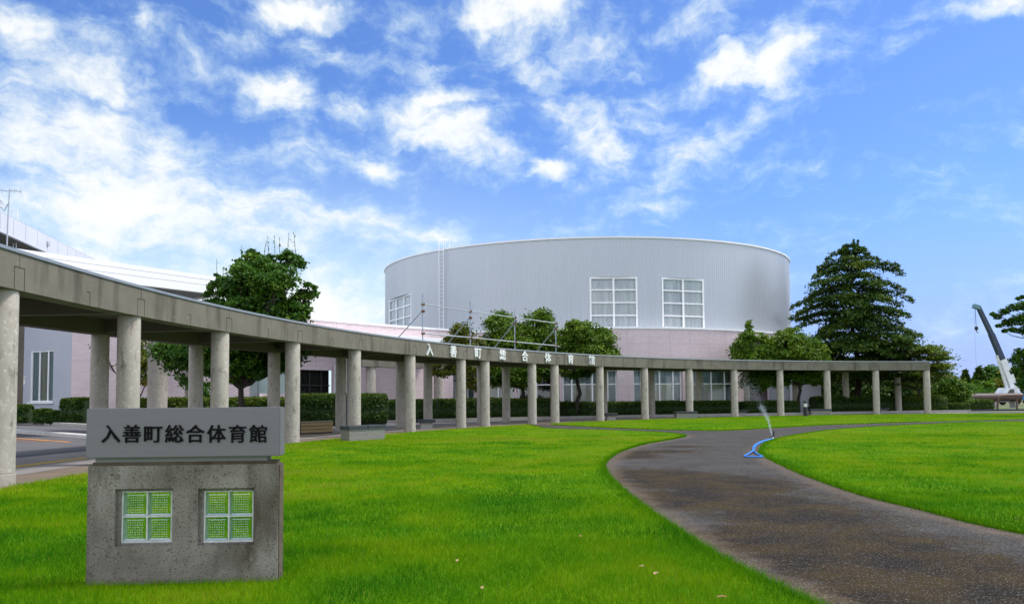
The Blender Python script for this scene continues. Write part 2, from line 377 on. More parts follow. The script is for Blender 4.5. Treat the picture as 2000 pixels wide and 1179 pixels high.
lawnR = catmull(G2([(2000,1043),(1900,1022),(1800,996),(1680,966),(1580,931),(1523,906),(1490,888),(1488,876),(1506,862),(1560,849.5),(1650,838),(1800,829.5),(2000,823.5)])+[np.array([37.,33.]), np.array([42.,22.]), np.array([36.,9.]), np.array([24.,3.5]), np.array([14.,2.6])]+G2([(2420,1122),(2180,1078)]), closed=True, n=6)
def inside(P, poly):
    poly = np.asarray(poly); x, y = P[:, 0], P[:, 1]; r = np.zeros(len(P), bool); j = len(poly)-1
    for i in range(len(poly)):
        xi, yi = poly[i]; xj, yj = poly[j]
        if yi != yj:
            c = ((yi > y) != (yj > y)) & (x < (xj-xi)*(y-yi)/(yj-yi)+xi); r ^= c
        j = i
    return r
def dist_to(P, poly):
    poly = np.asarray(poly); d = np.full(len(P), 1e9)
    for i in range(len(poly)):
        a = poly[i]; b = poly[(i+1) % len(poly)]; ab = b-a; q = ab@ab
        if q < 1e-9: continue
        t = np.clip(((P-a)@ab)/q, 0, 1); d = np.minimum(d, np.hypot(*(P-a-t[:, None]*ab).T))
    return d

def lawn_mat():
    m = bpy.data.materials.new('lawn_turf'); m.use_nodes = True; t = m.node_tree; L = t.links.new; b = t.nodes['Principled BSDF']
    tc = N(t, 'ShaderNodeTexCoord')
    def nz(s, d):
        n = N(t, 'ShaderNodeTexNoise'); n.inputs['Scale'].default_value = s; n.inputs['Detail'].default_value = d; L(tc.outputs['Object'], n.inputs[0]); return n.outputs[0]
    r = N(t, 'ShaderNodeValToRGB'); L(nz(.55, 8), r.inputs[0]); e = r.color_ramp.elements
    e[0].position = .33; e[0].color = (.055, .185, .004, 1); e[1].position = .66; e[1].color = (.14, .25, .004, 1)
    r2 = N(t, 'ShaderNodeValToRGB'); L(nz(38, 4), r2.inputs[0]); r2.color_ramp.elements[0].position = .3; r2.color_ramp.elements[0].color = (.55,.6,.5,1); r2.color_ramp.elements[1].position = .7
    mx = N(t, 'ShaderNodeMix', data_type='RGBA', blend_type='MULTIPLY'); mx.inputs[0].default_value = 1; L(r.outputs[0], mx.inputs[6]); L(r2.outputs[0], mx.inputs[7])
    L(mx.outputs[2], b.inputs['Base Color']); b.inputs['Roughness'].default_value = .9; b.inputs['Specular IOR Level'].default_value = .03
    bp = N(t, 'ShaderNodeBump'); bp.inputs['Strength'].default_value = .8; bp.inputs['Distance'].default_value = .05; L(nz(25, 4), bp.inputs['Height']); L(bp.outputs[0], b.inputs['Normal'])
    return m
LAWN = lawn_mat()
def slab(name, poly, z0, z1, m, kind='structure'):
    from mathutils.geometry import tessellate_polygon
    P = [Vector((p[0], p[1], z1)) for p in poly]; n = len(P); tri = tessellate_polygon([P])
    b = MB(); b.v = [tuple(p) for p in P]+[(p.x, p.y, z0) for p in P]
    for t in tri:
        a, c, d = [P[i] for i in t]
        b.f.append(tuple(t) if (c-a).cross(d-a).z > 0 else tuple(reversed(t)))
    area = sum(P[i].x*P[(i+1) % n].y-P[(i+1) % n].x*P[i].y for i in range(n))
    for i in range(n):
        j = (i+1) % n; b.f.append((i, n+i, n+j, j) if area > 0 else (j, n+j, n+i, i))
    o = b.build(name, m); return tag(o, kind=kind) if kind else o
LZ = .028
for nm, pl in (('lawn', lawnL), ('lawn', lawnF), ('lawn', lawnR)): slab(nm, pl, -.02, LZ, LAWN)

def sheet(name, poly, z, m):
    b = MB(); b.v = [(p[0], p[1], z) for p in poly]
    from mathutils.geometry import tessellate_polygon
    P = [Vector(q) for q in b.v]
    for t in tessellate_polygon([P]):
        a, c, d = [P[i] for i in t]; b.f.append(tuple(t) if (c-a).cross(d-a).z > 0 else tuple(reversed(t)))
    return tag(b.build(name, m), kind='structure')
def ringsheet(name, r0, r1, t0, t1, z, m, n=120, kind='structure'):
    b = MB()
    for i in range(n):
        a, c = t0+(t1-t0)*i/n, t0+(t1-t0)*(i+1)/n
        b.quad(pol(r0,a,z), pol(r0,c,z), pol(r1,c,z), pol(r1,a,z), [((a)*r0, 0), (c*r0, 0), (c*r0, r1-r0), (a*r0, r1-r0)])
        if a >= c: pass
    o = b.build(name, m)
    me = o.data
    if me.polygons[0].normal.z < 0: me.flip_normals()
    return tag(o, kind=kind)
FIELD = mat('dry_field', (.10,.12,.03), (.16,.13,.06), .08, .95, c3=(.05,.09,.02), s3=.03, t3=(.45,.6))
sheet('ground', [(-1500,-300),(1500,-300),(1500,2500),(-1500,2500)], -.012, FIELD)
ASPH = mat('road_asphalt', (.125,.122,.128), (.095,.092,.096), 1.1, .95, spec=.12, bump=.2, bscale=60, c4=(.17,.17,.175), s4=70, t4=(.58,.7))
sheet('road', [(-120,-20),(-7.6,-20),(-7.6,12),(2,41),(14,52),(24,57.6),(36,58.6),(46,57.4),(48,61),(40,66),(20,64),(-2,62),(-40,62),(-120,62)], -.004, ASPH)
# the walk under the pergola
PAVE = mat('walk_paving', (.19,.15,.115), (.15,.115,.085), 1.2, .95, spec=.12, bump=.2, bscale=40, c3=(.115,.095,.07), s3=.8, t3=(.5,.75))
PAVG = mat('grey_paving', (.25,.235,.225), (.20,.185,.175), 1.4, .9, spec=.15)
ringsheet('walk', 43.55, 44.9, TH[0]-.2, .02, .004, PAVE)
ringsheet('walk', 44.9, 48.05, TH[0]-.2, .02, .008, PAVG)
TACT = mat('yellow_tactile_paving', (.46,.30,.02), (.38,.25,.03), 6, .7, bump=.5, bscale=30)
ringsheet('tactile_strip', 46.05, 46.40, TH[0]-.2, -.55, .013, TACT)
DARKS = mat('dark_strip', (.022,.022,.026), (.034,.034,.038), 1.5, .7)
ringsheet('dark_walk_strip', 48.05, 48.9, TH[0]-.2, -1.25, .004, DARKS)  # plain dark strip along the outer edge of the walk

# path: fine sheet carrying wear attributes (distance to the lawn edge)
def path_sheet():
    xs = np.arange(-6, 47, .22); ys = np.arange(-3, 60, .22); gx, gy = np.meshgrid(xs, ys)
    P = np.stack([gx.ravel(), gy.ravel()], 1)
    e = np.minimum(np.minimum(dist_to(P, lawnL), dist_to(P, lawnR)), dist_to(P, lawnF))
    rr = np.hypot(P[:, 0]-CX, P[:, 1]-CZ); keepv = rr < 43.85
    nx, ny = len(xs), len(ys); idx = np.arange(nx*ny).reshape(ny, nx)
    q = np.stack([idx[:-1, :-1], idx[:-1, 1:], idx[1:, 1:], idx[1:, :-1]], -1).reshape(-1, 4)
    q = q[keepv[q].all(1)]
    me = bpy.data.meshes.new('path'); v = np.column_stack([P, np.full(len(P), .004)])
    me.from_pydata(v.tolist(), [], q.tolist())
    a = me.attributes.new('edge', 'FLOAT', 'POINT'); a.data.foreach_set('value', e.astype(np.float32))
    moss = np.zeros(len(P))
    for px, py, rx, ry, s in ((1255,882,1.2,.5,1.),(1225,890,.7,.8,.9),(1340,872,.9,.5,.5),(1290,935,1.1,1.5,1.),(1400,945,1.1,1.4,.85),(1480,985,1.,1.3,.8),(1560,1010,.9,1.,.8),(1500,1060,.8,1.,.75),(1680,1060,.9,.8,.8),(1620,1110,.7,.8,.7),(1800,1100,.8,.7,.8),(1760,1170,.7,.6,.8),(1950,1150,.7,.6,.75),(1330,975,.8,1.,.8)):
        c = g(px, py); d = ((P[:, 0]-c[0])/rx)**2+((P[:, 1]-c[1])/ry)**2; moss = np.maximum(moss, s*np.exp(-d*.8))
    a = me.attributes.new('moss', 'FLOAT', 'POINT'); a.data.foreach_set('value', moss.astype(np.float32))
    m = bpy.data.materials.new('old_path_asphalt'); m.use_nodes = True; t = m.node_tree; L = t.links.new; b = t.nodes['Principled BSDF']
    tc = N(t, 'ShaderNodeTexCoord')
    def nz(s, d, r=.6):
        n = N(t, 'ShaderNodeTexNoise'); n.inputs['Scale'].default_value = s; n.inputs['Detail'].default_value = d; n.inputs['Roughness'].default_value = r; L(tc.outputs['Object'], n.inputs[0]); return n.outputs[0]
    def rg(v, lo, hi):
        r = N(t, 'ShaderNodeMapRange'); L(v, r.inputs[0]); r.inputs[1].default_value = lo; r.inputs[2].default_value = hi; return r.outputs[0]
    def mth(op, a_, b_):
        n = N(t, 'ShaderNodeMath', operation=op)
        for i, q_ in enumerate((a_, b_)):
            if isinstance(q_, (int, float)): n.inputs[i].default_value = q_
            else: L(q_, n.inputs[i])
        return n.outputs[0]
    def mix(f, a_, b_):
        n = N(t, 'ShaderNodeMix', data_type='RGBA')
        for i, q_ in ((0, f), (6, a_), (7, b_)):
            if isinstance(q_, tuple): n.inputs[i].default_value = (*q_, 1)
            else: L(q_, n.inputs[i])
        return n.outputs[2]
    vo = N(t, 'ShaderNodeTexVoronoi'); vo.inputs['Scale'].default_value = 85; L(tc.outputs['Object'], vo.inputs[0])
    sp = N(t, 'ShaderNodeSeparateColor'); L(vo.outputs['Color'], sp.inputs[0])
    base = mix(rg(nz(1.2, 8), .35, .65), (.027,.0255,.024), (.060,.057,.053))
    base = mix(rg(nz(.45, 6), .50, .8), base, (.066,.052,.038))
    ea = N(t, 'ShaderNodeAttribute', attribute_name='edge'); mo = N(t, 'ShaderNodeAttribute', attribute_name='moss')
    mf = rg(mth('ADD', mo.outputs['Fac'], mth('MULTIPLY', mth('SUBTRACT', nz(2.6, 10, .75), .5), 1.5)), .14, .44)
    moss = mix(rg(nz(1.3, 8), .40, .60), (.011,.0075,.0035), (.042,.026,.0035))
    base = mix(mth('MULTIPLY', mf, .95), base, moss)
    ed = rg(mth('ADD', ea.outputs['Fac'], mth('MULTIPLY', mth('SUBTRACT', nz(3, 7, .7), .5), .8)), .42, .08)
    base = mix(mth('MULTIPLY', ed, .8), base, (.135,.10,.068))
    stones = mth('MULTIPLY', rg(sp.outputs[0], .80, .86), rg(vo.outputs['Distance'], .50, .38))
    base = mix(mth('MULTIPLY', stones, .55), base, (.27,.255,.24))
    dk = mth('MULTIPLY', rg(sp.outputs[1], .55, .75), .6); base = mix(dk, base, (.022,.020,.018))
    lt = mth('MULTIPLY', mth('MULTIPLY', rg(sp.outputs[2], .62, .80), .42), mth('SUBTRACT', 1., mth('MULTIPLY', mf, .82))); base = mix(lt, base, (.17,.155,.135))
    L(base, b.inputs['Base Color']); b.inputs['Roughness'].default_value = .95; b.inputs['Specular IOR Level'].default_value = .12
    bp = N(t, 'ShaderNodeBump'); bp.inputs['Strength'].default_value = .6; bp.inputs['Distance'].default_value = .012; L(vo.outputs['Distance'], bp.inputs['Height']); L(bp.outputs[0], b.inputs['Normal'])
    me.materials.append(m); o = bpy.data.objects.new('path', me); COL.objects.link(o); tag(o, kind='structure')
path_sheet()

# lawn grass blades (uncountable: one object)
def vnoise(P, sc, seed):
    r = np.random.default_rng(seed); T = r.random((64, 64)); q = P*sc; i = np.floor(q).astype(int); f = q-i; f = f*f*(3-2*f)
    a = T[i[:, 0] % 64, i[:, 1] % 64]; b = T[(i[:, 0]+1) % 64, i[:, 1] % 64]; c = T[i[:, 0] % 64, (i[:, 1]+1) % 64]; d = T[(i[:, 0]+1) % 64, (i[:, 1]+1) % 64]
    return (a*(1-f[:, 0])+b*f[:, 0])*(1-f[:, 1])+(c*(1-f[:, 0])+d*f[:, 0])*f[:, 1]
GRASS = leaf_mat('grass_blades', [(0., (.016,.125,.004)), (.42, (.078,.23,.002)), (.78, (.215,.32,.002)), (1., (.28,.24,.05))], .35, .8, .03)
SIGN_A = np.array([-3.190, 5.788]); SIGN_B = np.array([-1.791, 5.882])
def grass():
    V = []; T = []
    bands = [(4.2, 7.5, 5600, .0038, .056), (7.5, 11, 2500, .0056, .054), (11, 17, 900, .009, .055), (17, 28, 420, .014, .045), (28, 60, 150, .022, .036)]
    polys = [np.asarray(p) for p in (lawnL, lawnF, lawnR)]
    for y0, y1, den, w, h in bands:
        x0, x1 = -.80*y1-1, .80*y1+1
        n = int(den*(x1-x0)*(y1-y0)); P = np.column_stack([RNG.uniform(x0, x1, n), RNG.uniform(y0, y1, n)])
        P = P[np.abs(P[:, 0]) < .80*P[:, 1]+1]
        k = np.zeros(len(P), bool)
        for p in polys: k |= inside(P, p)
        P = P[k]
        # under the sign base nothing grows
        d = (SIGN_B-SIGN_A)/np.linalg.norm(SIGN_B-SIGN_A); nn = np.array([-d[1], d[0]]); rel = P-SIGN_A; a = rel@d; bq = rel@nn
        P = P[~((a > 0) & (a < 1.40) & (bq > 0) & (bq < .17))]; n = len(P)
        rel = P-SIGN_A; a = rel@d; bq = rel@nn
        near = (a > -.12) & (a < 1.5) & (bq > -.16) & (bq < .36)
        edge = np.minimum(np.minimum(dist_to(P, polys[0]), dist_to(P, polys[2])), dist_to(P, polys[1])) if y1 < 30 else np.full(n, 9.)
        lump = vnoise(P, .9, 3)*.6+vnoise(P, 2.7, 4)*.4
        hh = h*(.55+.75*RNG.random(n))*(.72+.56*lump)*np.where(near, .9, 1.)*np.where(edge < .2, 1.25, 1.)
        ang = RNG.uniform(0, 2*pi, n); lean = RNG.uniform(0, .85 if y1 < 12 else 1.5, n)*hh; la = RNG.uniform(0, 2*pi, n)
        dx, dy = np.cos(ang)*w/2, np.sin(ang)*w/2
        z = np.full(n, LZ-.004)
        a_ = np.column_stack([P[:, 0]-dx, P[:, 1]-dy, z]); b_ = np.column_stack([P[:, 0]+dx, P[:, 1]+dy, z])
        c_ = np.column_stack([P[:, 0]+lean*np.cos(la), P[:, 1]+lean*np.sin(la), z+hh])
        V.append(np.stack([a_, b_, c_], 1).reshape(-1, 3))
        big = vnoise(P, .35, 5)*.35+vnoise(P, .9, 6)*.3+vnoise(P, 2.6, 8)*.35
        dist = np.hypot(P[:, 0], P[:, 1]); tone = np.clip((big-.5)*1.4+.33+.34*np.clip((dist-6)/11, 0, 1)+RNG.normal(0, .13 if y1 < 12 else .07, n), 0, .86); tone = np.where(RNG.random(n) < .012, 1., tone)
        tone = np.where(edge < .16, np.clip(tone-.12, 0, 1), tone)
        T.append(tone)
    # overhanging fringe along the lawn edges
    for p in polys:
        q = np.roll(p, -1, 0); l = np.hypot(*(q-p).T); mid = (p+q)/2; okk = (mid[:, 1] > 3.5) & (mid[:, 1] < 40) & (np.abs(mid[:, 0]) < .8*mid[:, 1]+1) & (np.hypot(mid[:, 0]-CX, mid[:, 1]-CZ) < 43.3)
        for a, c, ll, m_, k in zip(p, q, l, mid, okk):
            if not k: continue
            n = int(ll*np.clip(5200/m_[1], 120, 900)); f = RNG.random(n)[:, None]; P = a+(c-a)*f+RNG.normal(0, .028, (n, 2)); h = (.05+.05*RNG.random(n))*(1 if m_[1] < 15 else .8); w = .0045*max(1, m_[1]/7)
            ang = RNG.uniform(0, 2*pi, n); dx, dy = np.cos(ang)*w/2, np.sin(ang)*w/2; la = RNG.uniform(0, 2*pi, n); lean = RNG.uniform(.2, 1.1, n)*h; z = np.full(n, .006)
            V.append(np.stack([np.column_stack([P[:, 0]-dx, P[:, 1]-dy, z]), np.column_stack([P[:, 0]+dx, P[:, 1]+dy, z]), np.column_stack([P[:, 0]+lean*np.cos(la), P[:, 1]+lean*np.sin(la), z+h])], 1).reshape(-1, 3))
            T.append(np.clip(RNG.normal(.34, .16, n), 0, .9))
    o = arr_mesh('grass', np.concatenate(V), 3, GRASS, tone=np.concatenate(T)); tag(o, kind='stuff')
grass()

# left: kerbs, road markings
def strip(name, p, q, w, h, m, z0=-.004, label=None, cat=None, kind=None):
    p = np.array(p[:2]); q = np.array(q[:2]); d = (q-p)/np.linalg.norm(q-p); c = (p+q)/2
    b = MB().bbox((c[0], c[1], z0+h/2), (np.linalg.norm(q-p), w, h), math.atan2(d[1], d[0]), .02)
    return tag(b.build(name, m), label, cat, None, kind)
def ext(a, b, e0, e1):
    a = np.array(a[:2]); b = np.array(b[:2]); d = (b-a); return a-d*e0, b+d*e1
a, b = ext(g(30, 844), g(165, 855), .6, 1.1); strip('kerb', a, b, .45, .15, mat('pale_kerb', (.55,.53,.50), (.44,.42,.39), 2, .9), kind='structure')
a, b = ext(g(30, 826), g(165, 834), .3, .8); strip('kerb', a, b, .35, .20, KERBM, kind='structure')
ORANGE = mat('orange_road_paint', (.55,.22,.03), (.42,.17,.04), 5, .7)
for p, q in (((22, 854.5), (137, 863)), ((22, 861), (105, 860.5))):
    A, B = g(*p)[:2], g(*q)[:2]; d = (B-A)/np.linalg.norm(B-A); nn = np.array([-d[1], d[0]])*.11
    sheet('road_marking', [A-nn, B-nn, B+nn, A+nn], .003 if p[1] < 860 else .006, ORANGE)

# ------------------------------------------------------------------ the pergola
per = thing('pergola', pol(RP, TH[8]), 'long curved concrete pergola walkway on round columns with white lettering on its beam', 'pergola')
def arc_breaks(t0, t1, extra, step=.016):
    s = sorted({round(t, 6) for t in extra if t0 <= t <= t1} | {t0, t1}); out = []
    for a, c in zip(s[:-1], s[1:]):
        n = max(1, int(math.ceil((c-a)/step))); out += [a+(c-a)*k/n for k in range(n)]
    return out+[t1]
def beam():
    t0, t1 = TH[0]-DT*1.2, TH[17]+.0032; hw = .010/RP; gw = .0055
    ex = []; tongues = []; hooks = []
    allt = [TH[0]-DT]+TH
    for i, t in enumerate(allt):
        h = .14/RP; tongues.append(t); ex += [t-h-hw, t-h+hw, t+h-hw, t+h+hw, t-hw*.7, t+hw*.7]
    for a, c in zip(allt[:-1], allt[1:]):
        if c-a > .08:
            m_ = (a+c)/2+.003; hooks.append(m_); ex += [m_-hw, m_+hw, m_-.11/RP]
    tb = arc_breaks(t0, t1, ex)
    zb = [ZB, 3.56, 3.575, 3.68, 3.695, ZT-.06]
    def groove(t, z):
        for q in tongues:
            h = .14/RP
            if abs(abs(t-q)-h) < hw and z < 3.695: return True
            if abs(t-q) < h and 3.68 < z < 3.695: return True
            if abs(t-q) < hw*.7 and z > 3.695: return True
        for q in hooks:
            if abs(t-q) < hw and z < 3.575: return True
            if q-.11/RP < t < q and 3.56 < z < 3.575: return True
        return False
    b = MB(); nt_, nz_ = len(tb)-1, len(zb)-1
    dep = [[.03 if groove((tb[i]+tb[i+1])/2, (zb[j]+zb[j+1])/2) else 0. for j in range(nz_)] for i in range(nt_)]
    for i in range(nt_):
        for j in range(nz_):
            r = RP+dep[i][j]
            b.quad(pol(r,tb[i],zb[j]), pol(r,tb[i+1],zb[j]), pol(r,tb[i+1],zb[j+1]), pol(r,tb[i],zb[j+1]))
            if i+1 < nt_ and dep[i+1][j] != dep[i][j]:
                r2 = RP+dep[i+1][j]; t = tb[i+1]; b.quad(pol(r,t,zb[j]), pol(r2,t,zb[j]), pol(r2,t,zb[j+1]), pol(r,t,zb[j+1]))
            if j+1 < nz_ and dep[i][j+1] != dep[i][j]:
                r2 = RP+dep[i][j+1]; z = zb[j+1]; b.quad(pol(r,tb[i],z), pol(r,tb[i+1],z), pol(r2,tb[i+1],z), pol(r2,tb[i],z))
    ro = RP+.42; tt = arc_breaks(t0, t1, [])
    for a, c in zip(tt[:-1], tt[1:]):
        b.quad(pol(RP+.031,a,ZB), pol(ro,a,ZB), pol(ro,c,ZB), pol(RP+.031,c,ZB)); b.quad(pol(RP,a,ZB), pol(RP+.031,a,ZB), pol(RP+.031,c,ZB), pol(RP,c,ZB))
        b.quad(pol(ro,a,ZB), pol(ro,a,ZT-.06), pol(ro,c,ZT-.06), pol(ro,c,ZB)); b.quad(pol(RP,a,ZT-.06), pol(RP,c,ZT-.06), pol(ro,c,ZT-.06), pol(ro,a,ZT-.06))
    for t in (t0, t1): b.quad(pol(RP,t,ZB), pol(ro,t,ZB), pol(ro,t,ZT-.06), pol(RP,t,ZT-.06))
    b.build('front_beam', CONC, per)
    def ring(name, r0, r1, z0, z1, m, a=t0, c=t1):
        q = MB(); T = arc_breaks(a, c, [])
        for u, w in zip(T[:-1], T[1:]):
            q.quad(pol(r0,u,z0), pol(r0,w,z0), pol(r0,w,z1), pol(r0,u,z1)); q.quad(pol(r1,u,z0), pol(r1,u,z1), pol(r1,w,z1), pol(r1,w,z0))
            q.quad(pol(r0,u,z0), pol(r1,u,z0), pol(r1,w,z0), pol(r0,w,z0)); q.quad(pol(r0,u,z1), pol(r0,w,z1), pol(r1,w,z1), pol(r1,u,z1))
        for t in (a, c): q.quad(pol(r0,t,z0), pol(r1,t,z0), pol(r1,t,z1), pol(r0,t,z1))
        return q.build(name, m, per)
    ring('cap_flashing', RP-.025, RP+.30, ZT-.058, ZT, CAPM, t0, t1+.0006)
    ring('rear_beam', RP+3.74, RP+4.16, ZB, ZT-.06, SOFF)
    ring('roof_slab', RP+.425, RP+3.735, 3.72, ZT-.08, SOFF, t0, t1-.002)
    for k, t in enumerate(TH):
        q = MB(); h = .14
        for sg in (0,):
            pts = []
            for r, u in ((RP+.425, -h), (RP+3.735, -h), (RP+3.735, h), (RP+.425, h)): pts.append((r, t+u/r-(.002 if k == 17 else 0)))
            q.hexa([pol(r, u, 3.36) for r, u in pts], [pol(r, u, 3.715) for r, u in pts])
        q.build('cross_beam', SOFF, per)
beam()
def columns():
    prof = [(.252,0),(.252,.19),(.238,.195),(.238,.205),(.243,.21),(.240,1.7),(.238,ZB-.03),(.225,ZB)]
    first = None
    for row, dr in ((0, .2695), (1, 3.97)):
        for i, t in enumerate(TH):
            if row == 1 and i < 1: continue
            p = pol(RP+dr, t)
            if first is None:
                first = MB().lathe(prof, 28).build('column', COLM, None, True, True); c = first
            else: c = first.copy(); COL.objects.link(c)
            c.parent = per; c.location = Vector(p)-Vector(ORG[per.name]); c.rotation_euler = (0, 0, random.uniform(0, 6.28))
    for i in (5, 6, 8, 13, 15):
        p = pol(RP+3.97-.20, TH[i]+.25/47.8); MB().tube([(p[0], p[1], .01), (p[0], p[1], ZB-.01)], .035, 8).build('downpipe', GREYW, per, True)
columns()
for ch, px, py in zip(NAMEJ, (837.5, 884, 932, 980.5, 1024, 1069, 1113.5, 1155), (682.5, 686, 688.5, 692.5, 695.5, 698.5, 701, 703)):
    t = th_at(px, RP, 3.6); P = np.array(pol(RP-.035, t)); z = at(px, py, P[1])[2]
    letter(ch, .56, .06, WHITEL, per, (P[0], P[1], z), (math.cos(t), -math.sin(t), 0), .016)

# scaffold on the pergola roof
def scaffold():
    tl = [th_at(px, RP+.5, 4.) for px in (825.6, 918.5, 1005.6, 1085.8)]
    s = thing('pipe_scaffold', pol(RP+.5, tl[1], ZT), 'grey scaffold pipe frame with rusty clamps standing on the pergola roof', 'scaffold')
    zt = [4.0+2.05, 4.0+2.0, 4.0+1.98, 4.0+1.98]
    def P(t, z, dr=0.): return pol(RP+.5+dr, t, z)
    zlow, zhi = [], []
    for (px, t, yl, yh) in zip((825.6, 918.5, 1005.6, 1085.8), tl, (651, 659, 667.5, 675), (594, 608, 620, 631)):
        Y = P(t, 0)[1]; zlow.append(at(px, yl, Y)[2]); zhi.append(at(px, yh, Y)[2])
    tops = [at(px, y, P(t, 0)[1])[2] for px, t, y in zip((825.6, 918.5, 1005.6, 1085.8), tl, (573, 588, 602, 615))]
    cl = MB()
    for t, z, a, c in zip(tl, tops, zlow, zhi):
        MB().tube([P(t, 3.93), P(t, z)], .026).build('post', STEEL, s, True)
        MB().tube([P(t, c-.32, .05), P(t-.001, 3.93, 1.65)], .024).build('brace', STEEL, s, True)
        for zz in (a, c, c-.32):
            p = P(t, zz, -.02); MB().box((p[0], p[1], p[2]), (.13, .13, .11), .4).build('clamp', RUST, s)
    for zs in (zlow, zhi):
        pts = [P(tl[0]-.002, zs[0]+.02, -.05)]+[P(t, z, -.05) for t, z in zip(tl, zs)]+[P(tl[3]+.006, zs[3]-.04, -.05)]
        MB().tube(pts, .026).build('rail', mat('bright_pipe', (.55,.57,.58), (.42,.44,.46), 4, .35, .4), s, True)
scaffold()

